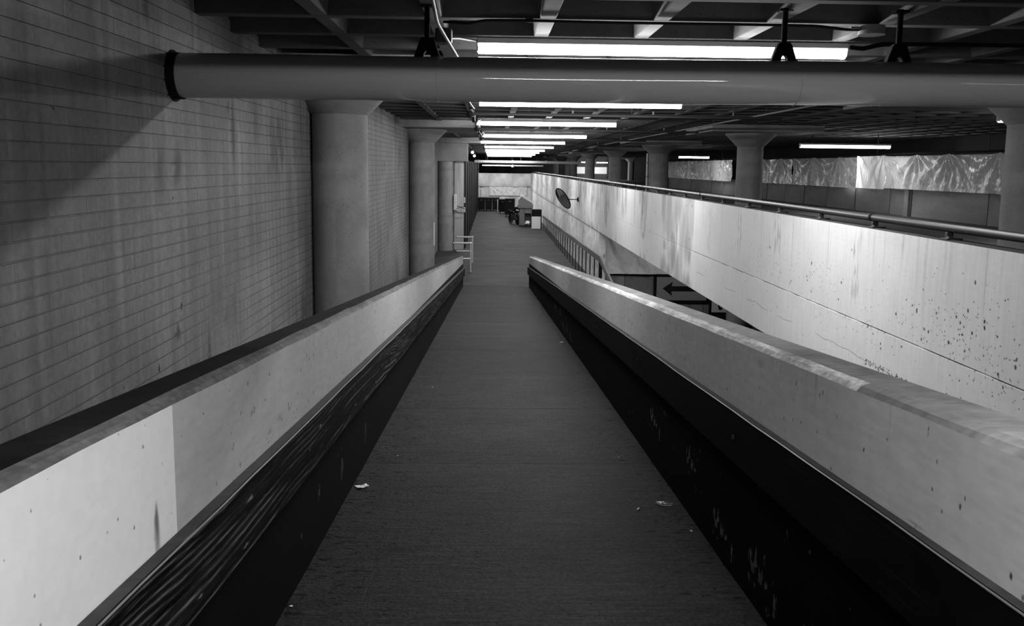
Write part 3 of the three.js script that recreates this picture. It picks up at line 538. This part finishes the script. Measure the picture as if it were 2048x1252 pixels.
{
  const t = thing('conduit', 'long pale conduit running down the aisle left of the tube lamps', 'conduit', [-0.42, 4.66, 0]);
  const pts = [[0.0, 0.1, 2]]; for (let i = 0; i < 9; i++) { const d = 6.2 + i * 6.6; pts.push([0.02, 0.08, -d + 1.0], [0.0, 0.05, -d - 0.2], [0.1, -0.06, -d - 1.2], [0.08, 0.04, -d - 2.4], [0.0, 0.08, -d - 3.4]); }
  mesh('pipe', tube(pts, 0.013, 400, 8), M.conduit, t);
  aisle.forEach(([a, b, y, d], i) => {
    if (i > 6) return; const n = ['nearest', 'second', 'third', 'fourth', 'fifth', 'sixth', 'seventh'][i];
    const j = thing('junction_box', 'dark junction box and hose at the left end of the ' + n + ' tube lamp', 'junction box', [-0.42, 4.7, -(d - 0.6)], 'junction boxes');
    mesh('case', at(rb(0.14, 0.12, 0.14, 0.02), 0, 0.04, 0), M.darkPipe, j); mesh('cover', at(rb(0.12, 0.012, 0.12, 0.004), 0, -0.025, 0), M.greyMetal, j);
    mesh('hose', tube([[0.06, 0.02, 0], [0.12, 0.05, -0.2], [a + 0.42 + 0.01, y - 4.7 + 0.07, -0.6]], 0.014, 20), M.darkPipe, j);
    if (i) {
      const s = thing('sprinkler_pipe', 'dark sprinkler pipe crossing just behind the ' + n + ' tube lamp', 'pipe', [-0.42, 4.61, -(d + 1.5)], 'sprinkler branch pipes');
      mesh('pipe', bar([0.02, 0, 0], [5.8, -0.01, 0], 0.028), M.darkPipe, s); mesh('elbow', new THREE.SphereGeometry(0.06, 16, 12), M.black, s); mesh('riser', bar([0, 0, 0], [0, CEIL - 4.61 + 0.02, 0], 0.03), M.darkPipe, s);
      for (let k = 0; k < 3; k++) { mesh('hanger', bar([1.1 + k * 1.9, 0.03, 0], [1.1 + k * 1.9, CEIL - 4.61 + 0.3, 0], 0.006), M.darkPipe, s); mesh('sprinkler_head', new THREE.LatheGeometry([[0.012, 0.06], [0.02, 0.04], [0.012, 0.02], [0.03, 0]].map(q => new THREE.Vector2(...q)), 12).translate(1.9 + k * 1.5, 0.03, 0), M.conduit, s); }
    }
  });
  const c = thing('conduit', 'thin dark conduit sagging along a ceiling rib above the nearest tube lamp', 'conduit', [-0.35, 4.8, -6.75]);
  mesh('pipe', tube([[-0.05, -0.02, 0], [0.15, -0.03, 0], [0.28, -0.005, 0], [0.6, 0.0, 0], [1.3, -0.006, 0], [2.2, -0.004, 0], [2.9, -0.006, 0], [3.15, -0.03, 0], [3.3, -0.03, 0]], 0.011, 80), M.black, c);
  mesh('coupling', bar([0.6, 0, 0], [0.66, 0, 0], 0.016), M.black, c);
  const j = thing('junction_box', 'round pale junction box on the rib right of the nearest tube lamp', 'junction box', [3.02, 4.74, -6.75], 'junction boxes');
  mesh('case', new THREE.CylinderGeometry(0.1, 0.1, 0.06, 28).translate(0, 0.03, 0), M.conduit, j); mesh('cover', new THREE.CylinderGeometry(0.105, 0.105, 0.012, 28).translate(0, -0.005, 0), M.conduit, j); mesh('nipple', bar([-0.17, 0.04, 0], [-0.08, 0.04, 0], 0.014), M.conduit, j);
  const f = thing('cable', 'black cable trailing right from the end of the nearest tube lamp', 'cable', [3.26, 4.77, -7.7]);
  mesh('strand', tube([[0, 0, 0], [0.12, -0.01, 0], [0.3, 0.03, 0], [0.8, 0.04, 0], [1.6, 0.04, 0]], 0.02, 40), M.black, f);
  const u = thing('sprinkler_main', 'long pale sprinkler main running away over the deck balustrade', 'pipe', [5.0, 4.7, 0]);
  mesh('pipe', bar([0.35, 0.02, -11], [0.0, -0.02, -33], 0.018), M.conduit, u); mesh('pipe', bar([0, -0.02, -33], [-0.1, -0.04, -60], 0.03), M.darkPipe, u);
  for (let i = 0; i < 6; i++) mesh('hanger', bar([0.32 - i * 0.06, 0, -12.5 - i * 3.6], [0.32 - i * 0.06, 0.42, -12.5 - i * 3.6], 0.008), M.darkPipe, u);
  const v = thing('cross_pipe', 'pale thick pipe crossing the far end under the last lamps', 'pipe', [-1.4, 4.02, -65]);
  mesh('pipe', bar([0, 0, 0], [8.2, -0.02, 0], 0.11, 20), M.pipeDull, v); for (let i = 0; i < 3; i++) mesh('collar', bar([0.3 + i * 2.6, 0, 0], [0.42 + i * 2.6, 0, 0], 0.13, 20), M.pipeDull, v);
  for (let i = 0; i < 3; i++) mesh('hanger', bar([1 + i * 2.6, 0.1, 0], [1 + i * 2.6, 0.86, 0], 0.02), M.darkPipe, v);
  const w = thing('cross_pipe', 'thin pale pipe just above the far wall with the lantern on it', 'pipe', [-0.85, 3.74, -68.5]);
  mesh('pipe', bar([0, 0, 0], [5, 0, 0], 0.055, 14), M.white, w); for (let i = 0; i < 3; i++) mesh('hanger', bar([0.3 + i * 2.1, 0, 0], [0.3 + i * 2.1, 1.1, 0], 0.014), M.darkPipe, w);
  const h = thing('pipe', 'dark straight pipe along the top of the hanging plastic sheets', 'pipe', [12.3, 4.17, 0]);
  mesh('pipe', bar([0, 0.0, -19], [0, 0.02, -60], 0.03), M.black, h); for (let i = 0; i < 7; i++) mesh('hanger', bar([0, 0, -20.5 - i * 6], [0, 0.98, -20.5 - i * 6], 0.01), M.darkPipe, h);
}
{ // unseen blockers added overhead: they shade the large pipe and the brick wall from the lamp over the ramp top
  const a = thing('cross_pipe', 'unseen grey pipe added overhead to shade the top of the large one', 'pipe', [-2.36, 4.638, -3.6]);
  mesh('pipe', bar([0, 0, 0], [10.5, 0.02, 0], 0.14, 32), M.pipe, a); for (let i = 0; i < 4; i++) mesh('hanger', bar([1 + i * 2.5, 0.1, 0], [1 + i * 2.5, 0.48, 0], 0.016), M.black, a);
  const b = thing('light_blocker', 'unseen sheet metal box added overhead to keep lamp light off the brick wall', 'blocker_case', [-0.37, 4.18, 0]);
  mesh('blocker_case', at(rb(0.2, 0.5, 5.2, 0.01), 0, 0.25, 0.17), M.greyMetal, b); for (let i = 0; i < 4; i++) mesh('flange', at(rb(0.23, 0.53, 0.03, 0.006), 0, 0.25, -2.0 + i * 1.3), M.steel, b); for (let i = 0; i < 2; i++) mesh('hanger', bar([0, 0.5, -1 + i * 2.5], [0, 0.98, -1 + i * 2.5], 0.012), M.black, b);
}
// pipe rail on the balustrade
{
  const t = thing('pipe_rail', 'dark pipe rail bolted on brackets along the top of the pale balustrade', 'railing', [3.39, 3.15, 0]);
  mesh('pipe', bar([0, 0.09, 4], [0, 0.09, -70], 0.03, 20), M.rail, t);
  mesh('pipe', bar([0.06, 0.075, 4], [0.06, 0.075, -70], 0.026, 12), M.darkPipe, t);
  for (let i = 0; i < 46; i++) { const d = 4.85 + i * 1.21; const b = mesh('bracket', clean([at(rb(0.05, 0.055, 0.03, 0.004), 0, 0.03, -d), at(rb(0.12, 0.012, 0.09, 0.003), 0.02, 0.008, -d)]), M.rail, t); if (i < 12) mesh('bolt', new THREE.CylinderGeometry(0.009, 0.009, 0.012, 8).translate(-0.025, 0.02, -d + 0.03), M.trim, b); }
  for (let i = 0; i < 9; i++) mesh('coupling', bar([0, 0.09, -(7.3 + i * 6.1)], [0, 0.09, -(7.34 + i * 6.1)], 0.034, 20), M.black, t);
}
// hall railing
{
  const t = thing('railing', 'dark flat topped railing with thin bars along the right of the lower hall', 'railing');
  const top = d => 1.217 - (d - 22.74) * 0.0148, X = 2.98;
  const plank = (a, ya, b, yb, n) => { const s = new THREE.Shape([[0, 0], [0.05, 0], [0.05, 0.16], [0, 0.16]].map(q => new THREE.Vector2(...q))), L = Math.hypot(b - a, yb - ya); const g = new THREE.ExtrudeGeometry(s, { depth: L, bevelEnabled: false }); g.translate(0, -0.16, -L); g.rotateX(Math.atan2(yb - ya, b - a)); g.translate(X, ya, -a); return mesh(n, g, M.greyMetal, t); };
  plank(22.74, top(22.74), 49, top(49), 'top_rail');
  plank(14, 1.217 - 8.74 * 0.166, 22.74, 1.217, 'top_rail');
  for (let i = 0; i < 24; i++) { const d = 23.1 + i * 1.1; mesh('baluster', at(rb(0.035, top(d) - 0.12, 0.035, 0.006), X + 0.045, (top(d) - 0.12) / 2, -d), M.darkPipe, t); }
  mesh('post', at(rb(0.09, 1.08, 0.09, 0.01), X + 0.04, 0.54, -22.8), M.black, t);
}
// steel barriers at the ramp foot
for (const [d, y, l] of [[28.5, 1.02, 'nearer steel tube barrier standing at the foot of the ramp'], [31.2, 1.0, 'farther steel tube barrier standing behind the first']]) {
  const t = thing('barrier', l, 'barrier', [-0.73, 0, -d], 'steel barriers');
  mesh('post', bar([0, 0, 0], [0, y, 0], 0.03), M.steel, t); mesh('top_rail', bar([0.02, y, 0], [-0.62, y, 0], 0.032), M.steel, t); mesh('middle_rail', bar([0, y * 0.47, 0], [-0.62, y * 0.47, 0], 0.028), M.steel, t);
  for (const q of [y, y * 0.47]) mesh('end_flange', bar([-0.62, q, 0], [-0.6, q, 0], 0.045), M.greyMetal, t); mesh('foot', new THREE.CylinderGeometry(0.06, 0.06, 0.02, 18).translate(0, 0.01, 0), M.greyMetal, t); mesh('joint', new THREE.SphereGeometry(0.042, 14, 10).translate(0, y, 0), M.steel, t);
}
// traffic mirror
{
  const t = thing('mirror', 'round convex traffic mirror on a thin black arm from the pale balustrade', 'mirror', [2.683, 2.478, -31.5]);
  const n = new THREE.Vector3(-0.80, -0.50, 0.34).normalize(), q = new THREE.Quaternion().setFromUnitVectors(new THREE.Vector3(0, 1, 0), n), r = 0.44;
  const add = (name, g, m) => mesh(name, g.applyQuaternion(q), m, t);
  add('glass', new THREE.LatheGeometry(range(0, r - 0.02, 0.05).map(a => new THREE.Vector2(a, 0.09 - a * a * 0.45)), 48), M.mirror);
  add('rim', new THREE.TorusGeometry(r - 0.01, 0.022, 10, 48).rotateX(Math.PI / 2), M.black);
  add('back', new THREE.LatheGeometry([[0, -0.1], [0.2, -0.08], [r - 0.01, 0]].map(p => new THREE.Vector2(...p)), 40), M.greyMetal);
  mesh('arm', bar([0.06, -0.03, 0], [0.6, -0.04, -0.22], 0.016), M.black, t); mesh('flange', new THREE.CylinderGeometry(0.06, 0.1, 0.06, 16).rotateZ(Math.PI / 2).translate(0.585, -0.04, -0.22), M.black, t);
}
// ------------------------------------------------------------------ plastic sheets
function drape(w, h, hooks, amp, s, nw = 150, nh = 40) {   // hangs in the xy plane, folds along z
  const g = new THREE.PlaneGeometry(w, h, nw, nh), p = g.attributes.position;
  for (let i = 0; i < p.count; i++) {
    const x = p.getX(i), y = p.getY(i); let z = 0;
    for (const [k, hx] of hooks.entries()) { const dx = x - hx, dy = h / 2 - y + 0.08, an = Math.atan2(dx, dy), r = Math.hypot(dx, dy); z += amp * Math.sin(an * (9 + 5 * hash(k, 1, s)) + k * 2.1) * Math.exp(-r / (h * 0.9)) * Math.min(1, r * 3); }
    z += amp * 0.8 * (vnoise(x * 2.2, y * 1.2, 4096, 4096, s) - 0.5) + amp * 0.6 * (vnoise(x * 7 + y * 2, y * 3.5, 4096, 4096, s + 1) - 0.5) + amp * 0.26 * (vnoise(x * 22 + y * 6, y * 14, 4096, 4096, s + 2) - 0.5);
    p.setZ(i, z);
    let sag = 0.3; for (const hx of hooks) sag = Math.min(sag, Math.abs(x - hx)); if (y > h / 2 - h * 0.02) p.setY(i, y - sag * 0.14);
  }
  g.computeVertexNormals(); return g;
}
for (const [a, b, y0, y1, l, s] of [[19.6, 26.12, 3.12, 4.14, 'right hanging plastic sheet with long slanting folds, nearest the right column', 501], [28.15, 34.2, 3.06, 4.14, 'middle hanging plastic sheet with swagged folds, left of the bright one', 505], [34.3, 42, 3.06, 4.14, 'hanging plastic sheet just right of the round deck column', 507], [26.05, 28.1, 3.08, 4.16, 'bright white plastic sheet hanging by the end of the deck tube lamp', 509], [43, 60, 3.02, 4.16, 'left crinkled plastic sheet hanging between the thick column and the round one', 511]]) {
  const w = b - a, hooks = []; for (let x = -w / 2; x <= w / 2 + 0.01; x += 1.6 + hash(hooks.length, 2, s)) hooks.push(x);
  const o = tag(mesh('plastic_sheet', drape(w, y1 - y0, hooks, s === 509 ? 0.04 : 0.09, s, 320, 44).rotateY(-Math.PI / 2), s === 509 ? M.sheetWhite : M.plastic), l, 'plastic sheet', 'hanging plastic sheets');
  o.position.set(s === 509 ? 12.36 : 12.4, (y0 + y1) / 2, -(a + b) / 2);
}
{
  const o = tag(mesh('tarpaulin', drape(3.2, 1.42, [-1.55, 0.0, 1.2], 0.1, 521), M.tarp), 'creased pale tarpaulin hanging under the deck above the arrow board', 'tarpaulin'); o.position.set(5.13, 0.98, -26.4);
  const q = tag(mesh('tarpaulin', drape(3.2, 0.78, [-1.5, -0.3, 1.1], 0.06, 525), M.white), 'bright pale tarpaulin on the far wall above the black waste carts', 'tarpaulin'); q.position.set(1.35, 1.58, -71.25);
}
{
  const t = thing('added_floodlight', 'unseen flood lamp added behind the white plastic sheet to make it glow', 'lamp', [13.35, 2.3, -29.1], undefined, Math.atan2(2.0, 0.95));  // unseen lamp added to light the white sheet from behind
  mesh('housing', at(rb(0.16, 0.62, 0.9, 0.03), 0.09, 1.3, 0), M.black, t); mesh('lens', at(rb(0.02, 0.54, 0.82, 0.006), -0.005, 1.3, 0), M.glow, t);
  mesh('stand', bar([0.1, 0.03, 0], [0.1, 1.0, 0], 0.025), M.black, t); for (let k = 0; k < 3; k++) mesh('leg', bar([0.1, 0.4, 0], [0.1 + 0.4 * Math.cos(k * 2.094), 0.012, 0.4 * Math.sin(k * 2.094)], 0.014), M.black, t);
  const q = new THREE.RectAreaLight(0xffffff, 45, 0.8, 0.52); q.castShadow = true; q.position.set(-0.03, 1.3, 0); t.add(q); t.updateMatrixWorld(true); q.lookAt(12.4, 3.6, -27.1);
}
// boards under the deck
function board(name, label, x, y, w, h, draw) {
  const t = thing(name, label, 'sign', [x, y, -26.52]);
  const c = document.createElement('canvas'); c.width = 512; c.height = Math.round(512 * h / w); const k = c.getContext('2d'); k.fillStyle = '#9a9a9a'; k.fillRect(0, 0, c.width, c.height); draw(k, c.width, c.height);
  const m = new THREE.CanvasTexture(c); m.colorSpace = THREE.SRGBColorSpace;
  const body = mesh('panel', new THREE.BoxGeometry(w, h, 0.02), mat(0.3), t); body.position.z = -0.012;
  mesh('print', new THREE.PlaneGeometry(w - 0.06, h - 0.06).translate(0, 0, 0.0), mat(0.85, { map: m }), t);
  for (const [a, b, cw, ch] of [[0, h / 2, w + 0.08, 0.08], [0, -h / 2, w + 0.08, 0.08], [-w / 2, 0, 0.08, h], [w / 2, 0, 0.08, h]]) mesh('frame', at(rb(cw, ch, 0.05, 0.008), a, b, 0.005), M.black, t);
}
board('arrow_board', 'framed board with a black arrow pointing left under the deck', 6.17, -0.21, 1.72, 0.85, (k, w, h) => { k.fillStyle = '#050505'; k.beginPath(); const X = v => v / 1.72 * w, Y = v => h / 2 - v / 0.85 * h; [[0.22, 0], [0.56, 0.24], [0.52, 0.08], [1.66, 0.08], [1.66, -0.1], [0.52, -0.1], [0.54, -0.26]].forEach(([a, b], i) => i ? k.lineTo(X(a), Y(b)) : k.moveTo(X(a), Y(b))); k.closePath(); k.fill(); });
board('letter_board', 'dark framed board with bold letters low under the deck', 8.0, -0.72, 1.75, 0.6, (k, w, h) => { k.fillStyle = '#f0f0f0'; k.fillRect(0, 0, w, h); k.fillStyle = '#050505'; k.font = 'bold ' + Math.round(h * 0.95) + 'px sans-serif'; k.textBaseline = 'alphabetic'; k.fillText('WA', w * 0.1, h * 0.84); });
{ const t = thing('crate', 'black box standing under the letter board below the deck', 'box', [7.4, -3, -26.2]); mesh('body', at(rb(0.9, 1.9, 0.5, 0.02), 0, 0.95, 0), M.black, t); mesh('lid', at(rb(0.94, 0.05, 0.54, 0.012), 0, 1.925, 0), M.black, t); }

// ------------------------------------------------------------------ things in the lower hall
function wasteCart(x, d, label, big = 1) {
  const t = thing('waste_cart', label, 'waste bin', [x, 0, -d], 'black waste carts');
  const w = big > 1 ? 0.7 : 0.575, h = 1.06 * big, dp = 0.76, body = new THREE.BoxGeometry(w, h - 0.16, dp, 1, 4, 1), p = body.attributes.position;
  for (let i = 0; i < p.count; i++) { const k = (p.getY(i) / (h - 0.16)) + 0.5; p.setX(i, p.getX(i) * (0.985 + 0.015 * k)); p.setZ(i, p.getZ(i) * (0.8 + 0.2 * k)); }
  body.computeVertexNormals(); mesh('body', at(body, 0, 0.16 + (h - 0.16) / 2, 0), M.blackGloss, t);
  mesh('rim', at(rb(w + 0.01, 0.06, dp + 0.06, 0.015), 0, h, 0), M.blackGloss, t);
  const lid = mesh('lid', at(rb(w + 0.01, 0.06, dp + 0.03, 0.025, 3), 0, h + 0.06, 0), dull(0.06, { map: concreteMap, roughness: 0.5 }), t); lid.rotation.x = 0.02;
  mesh('handle', bar([-w / 2 + 0.05, h + 0.02, -dp / 2 - 0.07], [w / 2 - 0.05, h + 0.02, -dp / 2 - 0.07], 0.016), M.black, t);
  mesh('label_plate', at(rb(0.2, 0.03, 0.006, 0.002), 0, h - 0.13, dp / 2 - 0.005), M.greyMetal, t);
  for (const sx of [-1, 1]) for (const sz of [-1, 1]) mesh('wheel', new THREE.CylinderGeometry(0.085, 0.085, 0.05, 18).rotateZ(Math.PI / 2).translate(sx * (w / 2 - 0.1), 0.085, sz * (dp / 2 - 0.14)), M.black, t);
}
wasteCart(-0.87, 68.2, 'black waste cart furthest left, against the black partition'); wasteCart(-0.285, 68.2, 'black waste cart second from left in the far row'); wasteCart(0.3, 68.2, 'black waste cart third from left, beside the white post'); wasteCart(0.82, 65.0, 'black waste cart fourth from left, standing forward'); wasteCart(1.31, 61.2, 'black waste cart nearest of the row, behind the motorcycle', 1.2);
{ const t = thing('post', 'thin white post standing between the black waste carts', 'post', [0.44, 0, -66.6]); mesh('pole', bar([0, 0, 0], [0, 1.05, 0], 0.022), M.white, t); mesh('foot', new THREE.CylinderGeometry(0.1, 0.12, 0.03, 18).translate(0, 0.015, 0), M.black, t); }
{ const t = thing('stand_lamp', 'slim stand with a white head by the far wall left of the tarpaulin', 'stand', [-0.98, 0, -70.3]); mesh('pole', bar([0, 0, 0], [0, 1.9, 0], 0.02), M.black, t); mesh('head', new THREE.SphereGeometry(0.06, 16, 12).translate(0, 1.75, 0.03), M.white, t); mesh('cross_bar', bar([-0.08, 1.92, 0], [0.2, 1.92, 0], 0.02), M.black, t); mesh('foot', new THREE.CylinderGeometry(0.12, 0.14, 0.03, 18).translate(0, 0.015, 0), M.black, t); }
{
  const t = thing('motorcycle', 'black motorcycle parked nose out in front of the waste carts', 'motorcycle', [1.43, 0, -53.2], undefined, 0.3);
  const wheel = z => { const g = new THREE.TorusGeometry(0.25, 0.075, 12, 36).rotateY(Math.PI / 2); const o = mesh('wheel', g.translate(0, 0.325, z), M.black, t); mesh('hub', new THREE.CylinderGeometry(0.06, 0.06, 0.12, 18).rotateZ(Math.PI / 2).translate(0, 0.325, z), M.charcoal, o); for (let k = 0; k < 5; k++) { const a = k * 1.2566; mesh('spoke', bar([0, 0.325, z], [0, 0.325 + 0.22 * Math.sin(a), z + 0.22 * Math.cos(a)], 0.014, 6), M.charcoal, o); } };
  wheel(0.62); wheel(-0.72);
  for (const s of [-1, 1]) mesh('fork', bar([s * 0.085, 0.325, 0.62], [s * 0.09, 0.95, 0.34], 0.026), M.greyMetal, t);
  mesh('fender', new THREE.TorusGeometry(0.33, 0.05, 8, 20, 1.6).rotateY(Math.PI / 2).translate(0, 0.325, 0.62).translate(0, 0, 0), M.blackGloss, t);
  mesh('engine', at(rb(0.38, 0.36, 0.48, 0.06, 3), 0, 0.45, -0.02), M.charcoal, t);
  mesh('tank', new THREE.SphereGeometry(0.2, 24, 16).scale(0.85, 0.72, 1.5).translate(0, 0.82, 0.08), M.blackGloss, t);
  mesh('seat', at(rb(0.28, 0.12, 0.75, 0.05, 3), 0, 0.76, -0.5), M.black, t); mesh('tail', at(rb(0.2, 0.12, 0.36, 0.05, 3), 0, 0.82, -0.92), M.blackGloss, t);
  mesh('fairing', new THREE.SphereGeometry(0.2, 24, 16).scale(1.05, 1.1, 0.7).translate(0, 0.92, 0.42), M.blackGloss, t);
  mesh('headlight', new THREE.SphereGeometry(0.085, 20, 14).scale(1.3, 0.8, 0.5).translate(0, 0.9, 0.55), M.mirror, t);
  mesh('handlebar', tube([[-0.38, 1.0, 0.18], [-0.24, 1.05, 0.3], [0, 1.02, 0.36], [0.24, 1.05, 0.3], [0.38, 1.0, 0.18]], 0.016), M.black, t);
  for (const s of [-1, 1]) { const m = mesh('mirror', new THREE.SphereGeometry(0.06, 14, 10).scale(1.3, 0.8, 0.3).translate(s * 0.42, 1.2, 0.24), M.black, t); mesh('stalk', bar([s * 0.26, 1.05, 0.3], [s * 0.4, 1.18, 0.25], 0.008), M.black, m); mesh('signal', new THREE.SphereGeometry(0.035, 12, 8).translate(s * 0.2, 0.8, 0.45), M.offwhite, t); }
  mesh('exhaust', bar([0.2, 0.34, 0.1], [0.24, 0.5, -0.8], 0.05), M.steel, t); mesh('crash_bar', tube([[0.18, 0.55, 0.3], [0.3, 0.5, 0.32], [0.28, 0.3, 0.2]], 0.02), M.steel, t); mesh('kickstand', bar([-0.14, 0.3, 0], [-0.3, 0.012, 0.05], 0.014), M.greyMetal, t);
}
{
  const t = thing('hopper', 'tall grey steel hopper with a raised pitched lid beside the motorcycle', 'hopper', [2.05, 0, -51.4]);
  mesh('back_panel', at(rb(0.74, 1.1, 0.04, 0.01), 0.02, 0.6, -0.36), M.greyMetal, t);
  for (const s of [-1, 1]) mesh('side_panel', at(rb(0.05, 1.1, 0.74, 0.01), 0.02 + s * 0.36, 0.6, 0), M.greyMetal, t);
  mesh('front_panel', at(rb(0.3, 1.06, 0.04, 0.01), -0.2, 0.58, 0.36), M.greyMetal, t); mesh('front_panel', at(rb(0.5, 0.34, 0.04, 0.01), 0.16, 0.98, 0.36), M.greyMetal, t);
  mesh('base', at(rb(0.8, 0.06, 0.8, 0.015), 0.02, 0.06, 0), M.charcoal, t);
  mesh('collar', at(rb(0.92, 0.24, 0.92, 0.03), 0.0, 1.24, 0), M.greyMetal, t);
  const g = new THREE.ExtrudeGeometry(new THREE.Shape([[-0.4, 0], [-0.4, 0.26], [-0.26, 0.46], [0.42, 0.06], [0.42, 0]].map(p => new THREE.Vector2(...p))), { depth: 0.7, bevelEnabled: true, bevelSize: 0.01, bevelThickness: 0.01, bevelSegments: 1 });
  mesh('hood', g.translate(0, 1.35, -0.42), M.greyMetal, t);
  const l = new THREE.ExtrudeGeometry(new THREE.Shape([[-0.44, 0.3], [-0.26, 0.54], [-0.1, 0.56], [0.46, 0.2], [0.42, 0.08], [-0.24, 0.48], [-0.41, 0.26]].map(p => new THREE.Vector2(...p))), { depth: 0.62, bevelEnabled: false });
  mesh('lid', l.translate(0, 1.35, -0.46), M.paleMetal, t);
  for (const [a, b] of [[-0.33, 0.3], [0.36, 0.3], [-0.33, -0.3], [0.36, -0.3]]) mesh('foot', new THREE.CylinderGeometry(0.04, 0.05, 0.06, 14).translate(a, 0.03, b), M.black, t);
  const r = new THREE.SphereGeometry(0.17, 28, 20), p = r.attributes.position; for (let i = 0; i < p.count; i++) { const k = 1 + 0.5 * (vnoise(p.getX(i) * 14 + 9, p.getY(i) * 14 + p.getZ(i) * 9, 4096, 4096, 551) - 0.5); p.setXYZ(i, p.getX(i) * k, p.getY(i) * k * 0.8, p.getZ(i) * k); } r.computeVertexNormals();
  tag(mesh('rag', r.translate(2.2, 0.23, -51.15), M.tarp), 'crumpled pale rag stuffed in the open front of the grey hopper', 'rag');
}
{
  const t = thing('cabinet', 'low cabinet with a plain white front and black top at the end of the railing', 'cabinet', [2.63, 0, -49.3]);
  mesh('case', at(rb(0.58, 0.84, 0.6, 0.02), 0.02, 0.44, -0.05), M.black, t); mesh('front', at(rb(0.53, 0.72, 0.03, 0.01), -0.02, 0.38, 0.27), M.white, t); mesh('top', at(rb(0.58, 0.3, 0.5, 0.03), 0.02, 1.0, -0.08), M.black, t); mesh('skirt', at(rb(0.55, 0.03, 0.58, 0.006), 0.02, 0.015, -0.04), M.black, t);
}
// ------------------------------------------------------------------ litter on the ramp
const onRamp = (x, d, h = 0.003) => [x, rampY(d) + h, -d], slope = Math.atan(0.0812);
function crumple(w, l, s, amp) { const g = new THREE.PlaneGeometry(w, l, 14, 10).rotateX(-Math.PI / 2), p = g.attributes.position; for (let i = 0; i < p.count; i++) p.setY(i, amp * vnoise(p.getX(i) / w * 3 + 5, p.getZ(i) / l * 3 + 5, 4096, 4096, s) + amp * 0.3 * vnoise(p.getX(i) / w * 9 + 5, p.getZ(i) / l * 9 + 5, 4096, 4096, s + 1)); g.computeVertexNormals(); return g; }
{
  const t = thing('paper_scrap', 'torn white paper scrap lying on the ramp near the left kerb', 'litter', onRamp(-0.8, 5.02)); t.rotation.set(-slope, 0.5, 0);
  mesh('sheet', crumple(0.075, 0.055, 601, 0.014), M.white, t); mesh('print', at(rb(0.03, 0.001, 0.007, 0.0004, 1), 0.004, 0.0145, -0.004), M.charcoal, t);
  const c = thing('cigarette_butt', 'white cigarette butt lying on the ramp beside the clear wrapper', 'litter', onRamp(0.86, 4.6, 0.005)); c.rotation.set(0, 0.9, 0);
  mesh('filter', bar([0, 0, 0], [0.02, 0, 0], 0.0045), M.white, c); mesh('paper', bar([0.02, 0, 0], [0.028, 0.001, 0], 0.0042), M.charcoal, c);
  const w = thing('wrapper', 'clear crumpled plastic wrapper on the ramp near the right kerb', 'litter', onRamp(1.03, 4.68)); w.rotation.set(-slope, -0.5, 0);
  mesh('film', crumple(0.1, 0.05, 611, 0.02), new THREE.MeshPhysicalMaterial({ color: grey(0.9), roughness: 0.12, transmission: 0.9, thickness: 0 }), w);
  mesh('seal', tube([[-0.05, 0.01, -0.02], [-0.03, 0.016, 0.024], [0, 0.008, 0.026], [0.05, 0.012, 0.018]], 0.0016, 20, 5), M.offwhite, w);
  const b = [[1.04, 12.0, 0.05, 'curled white scrap on the ramp far down by the right kerb'], [0.62, 21.5, 0.05, 'tiny white scrap high in the view near the foot of the ramp'], [-0.6, 8.4, 0.02, 'small pale chip on the ramp by the left kerb below the handrail'], [0.92, 5.72, 0.016, 'pair of tiny pale chips by the right kerb above the wrapper'], [1.09, 4.25, 0.018, 'small pale chip on the ramp edge right of the wrapper'], [-0.66, 5.75, 0.014, 'tiny pale fleck above the torn paper scrap'], [-0.84, 3.35, 0.016, 'pale fleck at the bottom left foot of the ramp']];
  for (const [x, d, s, l] of b) { const o = tag(mesh('scrap', crumple(s, s * 0.6, 620 + Math.round(d * 10), s * 0.35), M.offwhite), l, 'litter', 'scraps on the ramp'); o.position.set(...onRamp(x, d)); o.rotation.set(-slope, d, 0); }
}
renderer.render(scene, camera);
